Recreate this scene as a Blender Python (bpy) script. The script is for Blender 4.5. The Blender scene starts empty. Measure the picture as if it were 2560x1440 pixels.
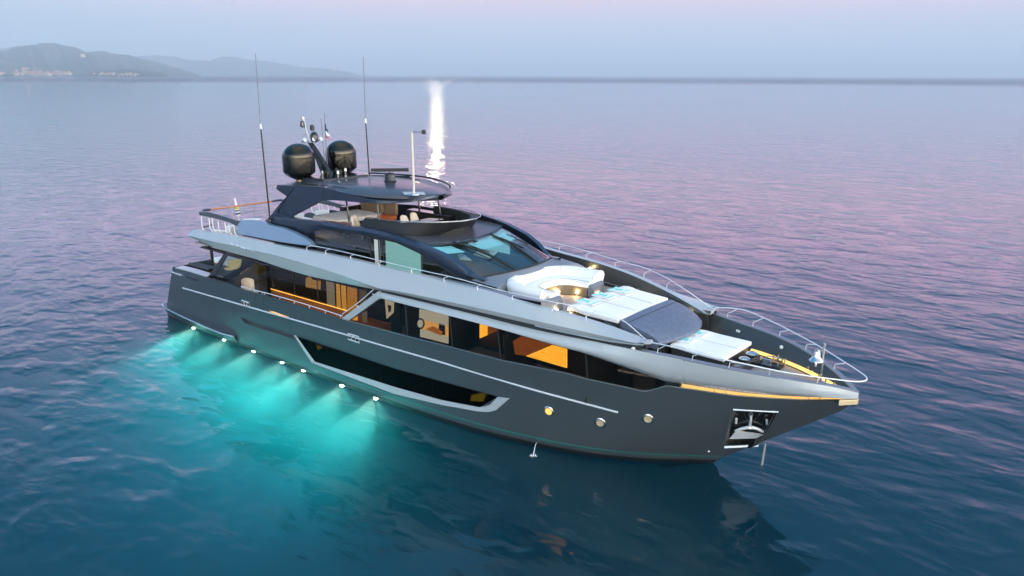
import bpy, bmesh, math, random
import numpy as np
from mathutils import Vector, Matrix
R = math.radians
random.seed(7)
sc = bpy.context.scene
COL = sc.collection

UW_POWER = 2600; UW_BEAM = 6
SEA = (.135, .040, .015, .006)
SEA_BODY = (.0, .054, .100); SEA_MIX = .26
SEA_ABS = ((.0, .765, .822, 1), .52)
SEA_SC = ((.7, .96, .98, 1), .11, .2)
HAZE = 0.00016

# ------------------------------------------------------------------ camera
F, CAM = 1992.756, np.array([39.1619, -22.0453, 11.9734])
YAW, ROLL = 2.2596, 0.0031
PITCH = math.atan((720 - 188) / F)
_fw = np.array([math.cos(YAW)*math.cos(PITCH), math.sin(YAW)*math.cos(PITCH), -math.sin(PITCH)])
_r0 = np.array([math.sin(YAW), -math.cos(YAW), 0.0])
_u0 = np.cross(_r0, _fw)
_rt = math.cos(ROLL)*_r0 + math.sin(ROLL)*_u0
_up = -math.sin(ROLL)*_r0 + math.cos(ROLL)*_u0
cd = bpy.data.cameras.new('camera')
cam = bpy.data.objects.new('camera', cd); COL.objects.link(cam)
cd.sensor_width = 36; cd.lens = F/2560*36; cd.clip_start = 0.1; cd.clip_end = 60000
cam.matrix_world = Matrix(((_rt[0], _up[0], -_fw[0], CAM[0]), (_rt[1], _up[1], -_fw[1], CAM[1]),
                           (_rt[2], _up[2], -_fw[2], CAM[2]), (0, 0, 0, 1)))
sc.camera = cam

# ------------------------------------------------------------------ world: dusk sky
w = bpy.data.worlds.new('World'); sc.world = w; w.use_nodes = True
nt = w.node_tree; nt.nodes.clear()
def wn(t, **k):
    n = nt.nodes.new(t)
    for a, b in k.items(): setattr(n, a, b)
    return n
def ramp(n, stops, interp='EASE'):
    cr = n.color_ramp; cr.interpolation = interp
    while len(cr.elements) > 1: cr.elements.remove(cr.elements[-1])
    cr.elements[0].position = stops[0][0]; cr.elements[0].color = (*stops[0][1], 1)
    for p, c in stops[1:]:
        e = cr.elements.new(p); e.color = (*c, 1)
wo = wn('ShaderNodeOutputWorld'); bg = wn('ShaderNodeBackground')
tc = wn('ShaderNodeTexCoord'); sep = wn('ShaderNodeSeparateXYZ')
nt.links.new(tc.outputs['Generated'], sep.inputs[0])
# elevation above the horizon as 0..1 (sin)
front = wn('ShaderNodeValToRGB'); back = wn('ShaderNodeValToRGB')
ramp(front, [(0.0, (.46, .63, .82)), (0.03, (.50, .66, .85)), (0.055, (.58, .62, .81)), (0.09, (.84, .62, .80)), (0.115, (1.25, .84, 1.08)), (0.15, (1.9, 1.08, 1.50)),
             (0.20, (1.7, 1.0, 1.5)), (0.27, (.85, .70, 1.18)), (0.36, (.34, .52, .95)), (0.48, (.07, .36, .72)), (0.72, (.10, .46, .90)), (0.86, (.50, .68, .92)), (1.0, (1.1, 1.05, 1.0))], 'LINEAR')
ramp(back, [(0.0, (16, 11.5, 6.5)), (0.10, (14.5, 12.8, 10.6)), (0.25, (7.2, 7.1, 6.9)), (0.5, (1.2, 1.45, 1.8)), (0.8, (.8, .95, 1.1)), (1.0, (1.3, 1.25, 1.2))], 'LINEAR')
nt.links.new(sep.outputs['Z'], front.inputs[0]); nt.links.new(sep.outputs['Z'], back.inputs[0])
# how far towards the set sun, behind the camera
SUN_AZ = YAW + math.pi + 0.66
dot = wn('ShaderNodeVectorMath', operation='DOT_PRODUCT'); dot.inputs[1].default_value = (math.cos(SUN_AZ), math.sin(SUN_AZ), 0)
nt.links.new(tc.outputs['Generated'], dot.inputs[0])
mr = wn('ShaderNodeMapRange', interpolation_type='SMOOTHSTEP'); mr.inputs['From Min'].default_value = -0.15; mr.inputs['From Max'].default_value = 1.0
nt.links.new(dot.outputs['Value'], mr.inputs['Value'])
mx = wn('ShaderNodeMix', data_type='RGBA')
nt.links.new(mr.outputs[0], mx.inputs[0]); nt.links.new(front.outputs[0], mx.inputs[6]); nt.links.new(back.outputs[0], mx.inputs[7])
# the left of the view is bluer: the pink band fades towards it
dl = wn('ShaderNodeVectorMath', operation='DOT_PRODUCT'); dl.inputs[1].default_value = (-_r0[0], -_r0[1], 0)
nt.links.new(tc.outputs['Generated'], dl.inputs[0])
ml = wn('ShaderNodeMapRange', interpolation_type='SMOOTHSTEP'); ml.inputs['From Min'].default_value = 0.08; ml.inputs['From Max'].default_value = 0.72
nt.links.new(dl.outputs['Value'], ml.inputs['Value'])
mb_ = wn('ShaderNodeMix', data_type='RGBA', blend_type='MULTIPLY'); mb_.inputs[7].default_value = (.58, .98, 1.02, 1)
nt.links.new(ml.outputs[0], mb_.inputs[0]); nt.links.new(mx.outputs[2], mb_.inputs[6])
sky = wn('ShaderNodeTexSky', sky_type='NISHITA'); sky.sun_disc = False; sky.sun_elevation = R(0.5); sky.sun_rotation = math.pi/2 - SUN_AZ
sk = wn('ShaderNodeMix', data_type='RGBA', blend_type='ADD'); sk.inputs[0].default_value = 0.06
nt.links.new(mb_.outputs[2], sk.inputs[6]); nt.links.new(sky.outputs[0], sk.inputs[7])
nt.links.new(sk.outputs[2], bg.inputs[0]); bg.inputs[1].default_value = 1.0
nt.links.new(bg.outputs[0], wo.inputs[0])

# ------------------------------------------------------------------ the moon, just above the frame
MOON_AZ = YAW + math.atan((1280 - 1090)/F); MOON_EL = R(6.0)
md = bpy.data.lights.new('moon_light', 'SUN'); md.energy = 0.011; md.angle = R(0.5); md.color = (1.0, .78, .48)
mo = bpy.data.objects.new('moon_light', md); COL.objects.link(mo)
_md = Vector((math.cos(MOON_AZ)*math.cos(MOON_EL), math.sin(MOON_AZ)*math.cos(MOON_EL), math.sin(MOON_EL)))
mo.rotation_euler = _md.to_track_quat('Z', 'Y').to_euler()
mo.location = (0, 0, 30)

sc.view_settings.view_transform = 'Standard'; sc.view_settings.look = 'None'
sc.view_settings.exposure = 0.12; sc.view_settings.gamma = 1
cy = sc.cycles
cy.max_bounces = 12; cy.transmission_bounces = 10; cy.transparent_max_bounces = 12; cy.glossy_bounces = 5; cy.volume_bounces = 3
cy.use_denoising = True
cy.sample_clamp_indirect = 8

# ------------------------------------------------------------------ helpers
def ray(px, py): return _fw + (px-1280)/F*_rt - (py-720)/F*_up
def at(px, py, ax, v):
    d = ray(px, py); i = 'xyz'.index(ax); return Vector(CAM + d*((v-CAM[i])/d[i]))
def onB(px, py, fn):
    """the point of the starboard surface y = -fn(x, z) that shows at a pixel of the photograph"""
    d = ray(px, py); lo, hi = 5.0, 80.0
    t = lo
    g = lambda t: (CAM+d*t)[1] + fn(*(CAM+d*t)[[0, 2]])
    prev = g(lo)
    k = lo
    while k < hi:
        k += 0.25; v = g(k)
        if v >= 0: break
    a, b = k-0.25, k
    for _ in range(30):
        m = (a+b)/2
        if g(m) >= 0: b = m
        else: a = m
    return Vector(CAM + d*b)
def curve(*pts):
    X = np.array([p[0] for p in pts], float); Y = np.array([p[1] for p in pts], float)
    h = np.diff(X); dl_ = np.diff(Y)/h; m = np.zeros(len(X))
    for i in range(1, len(X)-1):
        if dl_[i-1]*dl_[i] > 0:
            w1, w2 = 2*h[i]+h[i-1], h[i]+2*h[i-1]; m[i] = (w1+w2)/(w1/dl_[i-1]+w2/dl_[i])
    m[0], m[-1] = dl_[0], dl_[-1]
    def f(x):
        x = min(max(x, X[0]), X[-1]); i = min(max(int(np.searchsorted(X, x))-1, 0), len(h)-1)
        t = (x-X[i])/h[i]
        return float((2*t**3-3*t*t+1)*Y[i]+(t**3-2*t*t+t)*h[i]*m[i]+(3*t*t-2*t**3)*Y[i+1]+(t**3-t*t)*h[i]*m[i+1])
    return f
def smoothline(P, n=8):
    """Catmull-Rom through 3-D points"""
    P = [Vector(p) for p in P]; out = []
    for i in range(len(P)-1):
        a = P[i-1] if i else P[0]*2-P[1]; b, c = P[i], P[i+1]; d = P[i+2] if i+2 < len(P) else P[-1]*2-P[-2]
        for k in range(n):
            t = k/n
            out.append(0.5*((2*b)+(c-a)*t+(2*a-5*b+4*c-d)*t*t+(3*b-a-3*c+d)*t**3))
    return out+[P[-1]]
def resample(P, n):
    P = [Vector(p) for p in P]; L = [0]
    for a, b in zip(P[:-1], P[1:]): L.append(L[-1]+(b-a).length)
    out = []; j = 0
    for k in range(n):
        s = L[-1]*k/(n-1)
        while j < len(P)-2 and L[j+1] < s: j += 1
        d = L[j+1]-L[j]; out.append(P[j].lerp(P[j+1], 0 if d < 1e-9 else (s-L[j])/d))
    return out
def mir(P): return [Vector((p[0], -p[1], p[2])) for p in P]

class MB:
    def __init__(s): s.bm = bmesh.new()
    def face(s, P, mi=0):
        f = s.bm.faces.new([s.bm.verts.new(p) for p in P]); f.material_index = mi; return s
    def grid(s, rows, mi=0, flip=False, close=False):
        V = [[s.bm.verts.new(p) for p in r] for r in rows]
        n = len(V[0])
        for a, b in zip(V[:-1], V[1:]):
            for i in range(n if close else n-1):
                q = [a[i], a[(i+1) % n], b[(i+1) % n], b[i]]
                if flip: q.reverse()
                f = s.bm.faces.new(q); f.material_index = mi
        return s
    def box(s, c, d, rz=0, ry=0, rx=0, mi=0):
        M = Matrix.Translation(c) @ Matrix.Rotation(rz, 4, 'Z') @ Matrix.Rotation(ry, 4, 'Y') @ Matrix.Rotation(rx, 4, 'X')
        v = [s.bm.verts.new(M @ Vector((x*d[0]/2, y*d[1]/2, z*d[2]/2))) for x in (-1, 1) for y in (-1, 1) for z in (-1, 1)]
        for q in ((0, 1, 3, 2), (4, 6, 7, 5), (0, 4, 5, 1), (2, 3, 7, 6), (0, 2, 6, 4), (1, 5, 7, 3)):
            s.bm.faces.new([v[i] for i in q]).material_index = mi
        return s
    def tube(s, P, r, n=8, mi=0, caps=True, closed=False):
        P = [Vector(p) for p in P]; rs = r if isinstance(r, (list, tuple)) else [r]*len(P)
        rows = []; ref = None
        for i, p in enumerate(P):
            if closed: t = (P[(i+1) % len(P)]-P[i-1])
            else: t = (P[min(i+1, len(P)-1)]-P[max(i-1, 0)])
            t.normalize()
            if ref is None: ref = Vector((0, 0, 1)) if abs(t.z) < .9 else Vector((1, 0, 0))
            ref = (ref-t*ref.dot(t)); ref.normalize(); b = t.cross(ref)
            rows.append([s.bm.verts.new(p+(ref*math.cos(2*math.pi*k/n)+b*math.sin(2*math.pi*k/n))*rs[i]) for k in range(n)])
        R_ = rows+([rows[0]] if closed else [])
        for a, b in zip(R_[:-1], R_[1:]):
            for k in range(n): s.bm.faces.new([a[k], a[(k+1) % n], b[(k+1) % n], b[k]]).material_index = mi
        if caps and not closed:
            s.bm.faces.new(rows[0][::-1]).material_index = mi; s.bm.faces.new(rows[-1]).material_index = mi
        return s
    def lathe(s, prof, c, n=32, mi=0, M=None):
        c = Vector(c); rows = []
        for r_, z in prof:
            ring = []
            for k in range(n):
                p = Vector((r_*math.cos(2*math.pi*k/n), r_*math.sin(2*math.pi*k/n), z))
                if M is not None: p = M @ p
                ring.append(s.bm.verts.new(c+p))
            rows.append(ring)
        for a, b in zip(rows[:-1], rows[1:]):
            for k in range(n): s.bm.faces.new([a[k], a[(k+1) % n], b[(k+1) % n], b[k]]).material_index = mi
        s.bm.faces.new(rows[0][::-1]).material_index = mi; s.bm.faces.new(rows[-1]).material_index = mi
        return s
    def prism(s, P, off, mi=0):
        P = [Vector(p) for p in P]; off = Vector(off)
        a = [s.bm.verts.new(p) for p in P]; b = [s.bm.verts.new(p+off) for p in P]
        s.bm.faces.new(a).material_index = mi; s.bm.faces.new(b[::-1]).material_index = mi
        n = len(P)
        for i in range(n): s.bm.faces.new([a[(i+1) % n], a[i], b[i], b[(i+1) % n]]).material_index = mi
        return s
    def loft(s, rings, mi=0, caps=True):
        V = [[s.bm.verts.new(p) for p in r] for r in rings]; n = len(V[0])
        for a, b in zip(V[:-1], V[1:]):
            for k in range(n): s.bm.faces.new([a[k], a[(k+1) % n], b[(k+1) % n], b[k]]).material_index = mi
        if caps:
            s.bm.faces.new(V[0][::-1]).material_index = mi; s.bm.faces.new(V[-1]).material_index = mi
        return s
    def shell(s, rows, t, mi=0):
        """a sheet (rows of points) given a thickness along its normals' average direction t (vector)"""
        t = Vector(t)
        top = [[Vector(p) for p in r] for r in rows]; bot = [[Vector(p)+t for p in r] for r in rows]
        s.grid(top, mi); s.grid(bot, mi, True)
        A = top[0]+[r[-1] for r in top[1:]]+top[-1][-2::-1]+[r[0] for r in top[-2:0:-1]]
        s.grid([[p for p in A]+[A[0]], [p+t for p in A]+[A[0]+t]], mi, True)
        return s
    twin = False
    def mirror(s):
        """a second object on the port side, mirrored about the centre line"""
        s.twin = True; return s
    def mirror_join(s):
        g = s.bm.verts[:]+s.bm.edges[:]+s.bm.faces[:]
        d = bmesh.ops.duplicate(s.bm, geom=g)['geom']
        for v in d:
            if isinstance(v, bmesh.types.BMVert): v.co.y = -v.co.y
        bmesh.ops.reverse_faces(s.bm, faces=[f for f in d if isinstance(f, bmesh.types.BMFace)])
        return s

_loc = {}; _twin = {}
def link(o, parent):
    COL.objects.link(o)
    if parent is not None:
        o.parent = parent
        o.matrix_parent_inverse = _loc.get(parent.name, Matrix.Identity(4)).inverted()
    return o
def obj(name, mb, mat, parent=None, bevel=0, smooth=True, angle=38, local=False, weld=True, normals=True, seg=2, sub=0):
    """links what MB holds as ONE mesh object"""
    bm = mb.bm
    if weld: bmesh.ops.remove_doubles(bm, verts=bm.verts, dist=1e-4)
    if normals: bmesh.ops.recalc_face_normals(bm, faces=bm.faces)
    me = bpy.data.meshes.new(name); bm.to_mesh(me); bm.free()
    for m in (mat if isinstance(mat, (list, tuple)) else [mat]): me.materials.append(m)
    if smooth:
        me.polygons.foreach_set('use_smooth', [True]*len(me.polygons)); me.set_sharp_from_angle(angle=R(angle))
    o = bpy.data.objects.new(name, me)
    COL.objects.link(o)
    if parent is not None:
        o.parent = parent
        if not local: o.matrix_parent_inverse = _loc.get(parent.name, Matrix.Identity(4)).inverted()
    _loc[o.name] = Matrix.Identity(4)
    if bevel:
        b = o.modifiers.new('bevel', 'BEVEL'); b.width = bevel; b.segments = seg; b.limit_method = 'ANGLE'; b.angle_limit = R(35); b.harden_normals = True
    if sub:
        m = o.modifiers.new('subdivision', 'SUBSURF'); m.levels = m.render_levels = sub
    if mb.twin:
        c = o.copy(); COL.objects.link(c); c.scale = (1, -1, 1); _loc[c.name] = Matrix.Diagonal((1, -1, 1, 1))
        _twin[o.name] = c
        if parent is not None:
            c.parent = _twin.get(parent.name, parent); c.matrix_parent_inverse = o.matrix_parent_inverse
        if parent is not None and parent.name in _twin: c.scale = (1, 1, 1); c.matrix_parent_inverse = Matrix.Identity(4)
    return o
def tag(o, label=None, cat=None, group=None, kind=None):
    for k, v in (('label', label), ('category', cat), ('group', group), ('kind', kind)):
        if v: o[k] = v
    return o
def thing(name, label, cat, loc=(0, 0, 0), rz=0, group=None):
    o = bpy.data.objects.new(name, None); COL.objects.link(o); o.empty_display_size = .3
    o.location = loc; o.rotation_euler = (0, 0, rz)
    _loc[o.name] = Matrix.Translation(loc) @ Matrix.Rotation(rz, 4, 'Z')
    return tag(o, label, cat, group)
def dup(root, loc, rz=0, label=None, group=None):
    r_ = root.copy(); COL.objects.link(r_); r_.location = loc; r_.rotation_euler = (0, 0, rz)
    _loc[r_.name] = Matrix.Translation(loc) @ Matrix.Rotation(rz, 4, 'Z')
    tag(r_, label, None, group)
    for ch in list(root.children):
        c = ch.copy(); COL.objects.link(c); c.parent = r_
        for g in ch.children:
            d = g.copy(); COL.objects.link(d); d.parent = c
    return r_

# ------------------------------------------------------------------ materials
def mat(name, col, rough=.5, metal=0, coat=0, spec=.5, noise=None, emis=None, es=0, bump=0, bscale=40, sheen=0):
    m = bpy.data.materials.new(name); m.use_nodes = True; t = m.node_tree; b = t.nodes['Principled BSDF']
    b.inputs['Base Color'].default_value = (*col, 1); b.inputs['Roughness'].default_value = rough
    b.inputs['Metallic'].default_value = metal; b.inputs['Coat Weight'].default_value = coat
    b.inputs['Coat Roughness'].default_value = .06
    b.inputs['Specular IOR Level'].default_value = spec; b.inputs['Sheen Weight'].default_value = sheen
    if emis: b.inputs['Emission Color'].default_value = (*emis, 1); b.inputs['Emission Strength'].default_value = es
    if noise or bump:
        co = t.nodes.new('ShaderNodeTexCoord'); n = t.nodes.new('ShaderNodeTexNoise'); n.inputs['Scale'].default_value = noise[0] if noise else bscale
        n.inputs['Detail'].default_value = 6; t.links.new(co.outputs['Object'], n.inputs['Vector'])
        if noise:
            mr_ = t.nodes.new('ShaderNodeMapRange'); mr_.inputs[1].default_value = .3; mr_.inputs[2].default_value = .7
            mr_.inputs[3].default_value = 1-noise[1]; mr_.inputs[4].default_value = 1+noise[1]
            t.links.new(n.outputs[0], mr_.inputs[0])
            mu = t.nodes.new('ShaderNodeMix'); mu.data_type = 'RGBA'; mu.blend_type = 'MULTIPLY'; mu.inputs[0].default_value = 1
            mu.inputs[6].default_value = (*col, 1); t.links.new(mr_.outputs[0], mu.inputs[7]); t.links.new(mu.outputs[2], b.inputs['Base Color'])
            m2 = t.nodes.new('ShaderNodeMapRange'); m2.inputs[3].default_value = rough*.95; m2.inputs[4].default_value = min(1, rough*1.06)
            t.links.new(n.outputs[0], m2.inputs[0]); t.links.new(m2.outputs[0], b.inputs['Roughness'])
        if bump:
            n2 = t.nodes.new('ShaderNodeTexNoise'); n2.inputs['Scale'].default_value = bscale; n2.inputs['Detail'].default_value = 4
            t.links.new(co.outputs['Object'], n2.inputs['Vector'])
            bp = t.nodes.new('ShaderNodeBump'); bp.inputs['Strength'].default_value = bump; bp.inputs['Distance'].default_value = .02
            t.links.new(n2.outputs[0], bp.inputs['Height']); t.links.new(bp.outputs[0], b.inputs['Normal'])
    return m
def glass(name, tint, rough=.0, ior=1.5, gloss=(1, 1, 1)):
    """tinted pane: lets lamplight through, mirrors the sea and sky by Fresnel"""
    m = bpy.data.materials.new(name); m.use_nodes = True; t = m.node_tree; t.nodes.clear()
    o = t.nodes.new('ShaderNodeOutputMaterial'); mxs = t.nodes.new('ShaderNodeMixShader'); tr = t.nodes.new('ShaderNodeBsdfTransparent')
    gl = t.nodes.new('ShaderNodeBsdfGlossy'); fr = t.nodes.new('ShaderNodeFresnel'); fr.inputs[0].default_value = ior
    tr.inputs[0].default_value = (*tint, 1); gl.inputs['Roughness'].default_value = rough; gl.inputs[0].default_value = (*gloss, 1)
    gm = t.nodes.new('ShaderNodeNewGeometry'); im = t.nodes.new('ShaderNodeMapRange'); im.inputs[3].default_value = ior; im.inputs[4].default_value = 1/ior   # the same from both sides
    t.links.new(gm.outputs['Backfacing'], im.inputs[0]); t.links.new(im.outputs[0], fr.inputs[0])
    t.links.new(fr.outputs[0], mxs.inputs[0]); t.links.new(tr.outputs[0], mxs.inputs[1]); t.links.new(gl.outputs[0], mxs.inputs[2])
    t.links.new(mxs.outputs[0], o.inputs[0]); return m
def wood(name, c1, c2, axis='X', scale=3.0, rough=.45, planks=0):
    m = bpy.data.materials.new(name); m.use_nodes = True; t = m.node_tree; b = t.nodes['Principled BSDF']
    co = t.nodes.new('ShaderNodeTexCoord'); mp = t.nodes.new('ShaderNodeMapping'); t.links.new(co.outputs['Object'], mp.inputs[0])
    mp.inputs['Scale'].default_value = (.25, 3, 3) if axis == 'X' else (3, .25, 3)
    n = t.nodes.new('ShaderNodeTexNoise'); n.inputs['Scale'].default_value = scale; n.inputs['Detail'].default_value = 8; t.links.new(mp.outputs[0], n.inputs[0])
    cr = t.nodes.new('ShaderNodeValToRGB'); ramp(cr, [(.3, c1), (.7, c2)], 'LINEAR'); t.links.new(n.outputs[0], cr.inputs[0])
    out = cr.outputs[0]
    if planks:
        sp = t.nodes.new('ShaderNodeSeparateXYZ'); t.links.new(co.outputs['Object'], sp.inputs[0])
        mm = t.nodes.new('ShaderNodeMath'); mm.operation = 'MULTIPLY'; mm.inputs[1].default_value = planks; t.links.new(sp.outputs['Y' if axis == 'X' else 'X'], mm.inputs[0])
        fr = t.nodes.new('ShaderNodeMath'); fr.operation = 'FRACT'; t.links.new(mm.outputs[0], fr.inputs[0])
        lt = t.nodes.new('ShaderNodeMath'); lt.operation = 'LESS_THAN'; lt.inputs[1].default_value = .09; t.links.new(fr.outputs[0], lt.inputs[0])
        mk = t.nodes.new('ShaderNodeMix'); mk.data_type = 'RGBA'; mk.inputs[7].default_value = (.03, .03, .03, 1)
        t.links.new(lt.outputs[0], mk.inputs[0]); t.links.new(out, mk.inputs[6]); out = mk.outputs[2]
    t.links.new(out, b.inputs['Base Color']); b.inputs['Roughness'].default_value = rough
    return m
def glow(name, col, s):
    m = bpy.data.materials.new(name); m.use_nodes = True; t = m.node_tree; t.nodes.clear()
    o = t.nodes.new('ShaderNodeOutputMaterial'); e = t.nodes.new('ShaderNodeEmission'); e.inputs[0].default_value = (*col, 1); e.inputs[1].default_value = s
    t.links.new(e.outputs[0], o.inputs[0]); return m
WARM = (1.0, .52, .14)
M = dict(
    hull=mat('hull_paint', (.098, .118, .130), .33, .55, .38, noise=(1.2, .03)),
    boot=mat('boot_paint', (.012, .012, .013), .4, 0, .2),
    green=mat('boot_stripe_paint', (.01, .15, .13), .35, 0, .3),
    silver=mat('silver_paint', (.42, .455, .475), .36, .15, .3, noise=(.8, .03)),
    arch=mat('arch_paint', (.026, .040, .070), .30, .55, .5, noise=(1.5, .05)),
    black=mat('black_gloss', (.008, .008, .009), .22, 0, .3),
    matte=mat('black_matte', (.012, .012, .013), .6),
    roof=mat('roof_paint', (.085, .09, .115), .42, .3, .1),
    chrome=mat('polished_steel', (.62, .62, .62), .14, 1),
    strake=mat('bright_strake', (.72, .75, .78), .3, .3),
    steel=mat('brushed_steel', (.55, .54, .51), .32, 1),
    grey=mat('deck_grey_paint', (.17, .19, .23), .45, .2, .2),
    nonskid=mat('nonskid_grey', (.12, .15, .22), .55, .2, .1, noise=(6, .15)),
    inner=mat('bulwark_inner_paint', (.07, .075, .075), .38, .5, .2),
    teak=wood('weathered_teak', (.34, .29, .28), (.46, .40, .38), 'X', 5, .6, 14),
    cush=mat('white_cushion', (.82, .81, .80), .85, noise=(3, .03), bump=.25, bscale=9, sheen=.2),
    cream=mat('cream_leather', (.72, .62, .50), .6, bump=.2, bscale=14),
    tan=mat('tan_leather', (.30, .20, .11), .55, bump=.2, bscale=14),
    orange=mat('orange_leather', (.80, .18, .03), .5),
    towel=mat('white_towel', (.84, .86, .86), .95, bump=.6, bscale=60),
    turq=mat('turquoise_stripe', (.20, .72, .72), .95, bump=.6, bscale=60),
    teakrail=wood('varnished_teak', (.42, .15, .04), (.60, .26, .08), 'Y', 4, .25),
    white=mat('white_plastic', (.8, .8, .78), .4),
    dome=mat('dome_gloss', (.040, .034, .026), .12, .95, .4),
    wgl=glass('dark_window_glass', (.50, .45, .38), 0, 1.46),
    lowgl=glass('lower_window_glass', (.2, .2, .16), 0, 1.2, (.45, .45, .45)),
    sidegl=glass('wheelhouse_glass', (.35, .40, .42), 0, 1.9),
    wsgl=glass('windscreen_glass', (.62, .75, .80), 0, 1.8),
    clear=glass('clear_glass', (.75, .78, .76), 0, 1.45),
    led=glow('warm_led', (1.0, .55, .13), 5.0),
    ledsoft=glow('warm_led_soft', (1.0, .50, .12), 1.6),
    lamp=glow('lamp_lens', (1.0, .72, .32), 40.0),
    uwl=glow('underwater_lens', (.75, 1.0, .80), 60.0),
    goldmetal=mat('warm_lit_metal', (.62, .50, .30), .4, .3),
    inwood=wood('cabin_wood', (.30, .11, .03), (.45, .19, .06), 'X', 3, .4),
    indark=mat('cabin_dark_panel', (.03, .026, .022), .4),
    inwhite=mat('cabin_white_panel', (.62, .60, .55), .5),
    carpet=mat('cabin_carpet', (.20, .15, .10), .9),
    rope=mat('anchor_chain_steel', (.45, .45, .43), .45, .9),
)

# ------------------------------------------------------------------ the yacht: x towards the bow, y to port, water at z = 0
YX = 16.75
yacht = thing('yacht', 'long dark grey motor yacht lit from inside, lying on calm water', 'yacht', (YX, 0, 0))
P0 = curve((0, 0), (.75, .55), (2.1, 1.5), (3.5, 2.2), (5.3, 2.75), (8, 3.22), (11.5, 3.38), (15, 3.38), (20, 3.32), (30, 3.2))
P1 = curve((0, 0), (.45, .3), (1.45, .85), (2.45, 1.3), (3.95, 1.85), (5.45, 2.32), (7.45, 2.85), (9.45, 3.22), (11.45, 3.45), (13.5, 3.57), (17.5, 3.63), (24, 3.62), (28, 3.55), (32, 3.4))
def xend(z):
    s = (z-.3)/2.8
    return 29.7+3.75*s if s >= 0 else 29.7+3.0*s
def hullY(x, z):
    s = (z-.3)/2.8; u = xend(z)-x
    if u <= 0: return 0.0
    if s < 0: return P0(u)*(1-.22*((.3-z)/1.5)**2)
    return P0(u)+(P1(u)-P0(u))*min(s, 1.15)**1.15
def hY(off): return lambda x, z: hullY(x, z)+off
def dpx(pts, step=14):
    out = []
    for (a, b), (c, d) in zip(pts[:-1], pts[1:]):
        n = max(1, int(math.hypot(c-a, d-b)/step))
        out += [(a+(c-a)*k/n, b+(d-b)*k/n) for k in range(n)]
    return out+[pts[-1]]
def on_hull(pts, off=0.0): return [onB(px, py, hY(off)) for px, py in pts]
HT = on_hull([(437, 670), (515, 692), (570, 707), (605, 722), (675, 741), (755, 765), (852, 796), (870, 801), (1020, 840), (1132, 869), (1252, 900), (1415, 933), (1470, 948),
              (1560, 966), (1600, 975), (1615, 977), (1630, 974), (1667, 964), (1727, 973), (1840, 989), (2012, 1001), (2110, 1003)])
_tx = [p.x for p in HT]+[33.4]; _tz = [p.z for p in HT]+[3.06]
def ztop(x): return float(np.interp(x, _tx, _tz))
XA = lambda z: 0.95+max(0, z-.5)*.62                     # raked transom
fr = sorted(set(list(np.linspace(0, .82, 60))+list(.82+.18*np.linspace(0, 1, 46)**.75)))
NS = 22
def hull_rows():
    rows = []
    for i in range(NS+1):
        r = []
        for f in fr:
            z = 1.5
            for _ in range(12):
                xa, xe = XA(z), xend(z); x = xa+(xe-xa)*f
                z = .0+(ztop(x)-.0)*(i/NS)
            r.append(Vector((x, -hullY(x, z), z)))
        rows.append(r)
    under = []
    for z in (-1.6, -1.0, -.45):
        r = []
        for f in fr:
            xa, xe = XA(z), xend(z)
            x = xa+(xe-xa)*f; r.append(Vector((x, -hullY(x, z)*(.5 if z < -1.5 else .93 if z < -.9 else 1), z)))
        under.append(r)
    return under+rows
def cut_hole(bm, poly, depth, mi_in, mi_back, keep_back=True):
    """opens a convex window (x, z corners) in both sides of the hull and lines it with a recess"""
    n = len(poly); cx_ = sum(p[0] for p in poly)/n; cz_ = sum(p[1] for p in poly)/n
    x0, x1 = min(p[0] for p in poly)-.6, max(p[0] for p in poly)+.6
    z0, z1 = min(p[1] for p in poly)-.6, max(p[1] for p in poly)+.6
    def near(): return [f for f in bm.faces if f.calc_center_median().y != 0 and x0 <= f.calc_center_median().x <= x1 and z0 <= f.calc_center_median().z <= z1]
    pl = []
    for i in range(n):
        a, b = poly[i], poly[(i+1) % n]; nx, nz = b[1]-a[1], -(b[0]-a[0])
        if nx*(cx_-a[0])+nz*(cz_-a[1]) > 0: nx, nz = -nx, -nz
        pl.append((Vector((a[0], 0, a[1])), Vector((nx, 0, nz)).normalized()))
    for co, no in pl:
        fs = near(); ed = {e for f in fs for e in f.edges}; vs = {v for f in fs for v in f.verts}
        bmesh.ops.bisect_plane(bm, geom=list(fs)+list(ed)+list(vs), plane_co=co, plane_no=no, dist=1e-5)
    ins = [f for f in near() if all((f.calc_center_median()-co).dot(no) < 1e-4 for co, no in pl)]
    for sgn in (-1, 1):
        fs = [f for f in ins if f.is_valid and f.calc_center_median().y*sgn > 0]
        if not fs: continue
        g = bmesh.ops.extrude_face_region(bm, geom=fs)['geom']
        nv = [v for v in g if isinstance(v, bmesh.types.BMVert)]; nf = [f for f in g if isinstance(f, bmesh.types.BMFace)]
        for v in nv: v.co.y -= sgn*depth
        for f in nf: f.material_index = mi_back
        ring = {f for v in nv for f in v.link_faces}-set(nf)
        for f in ring: f.material_index = mi_in
        bmesh.ops.delete(bm, geom=fs, context='FACES')

rows = hull_rows()
mb = MB(); mb.grid(rows)
mb.mirror_join()
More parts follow.
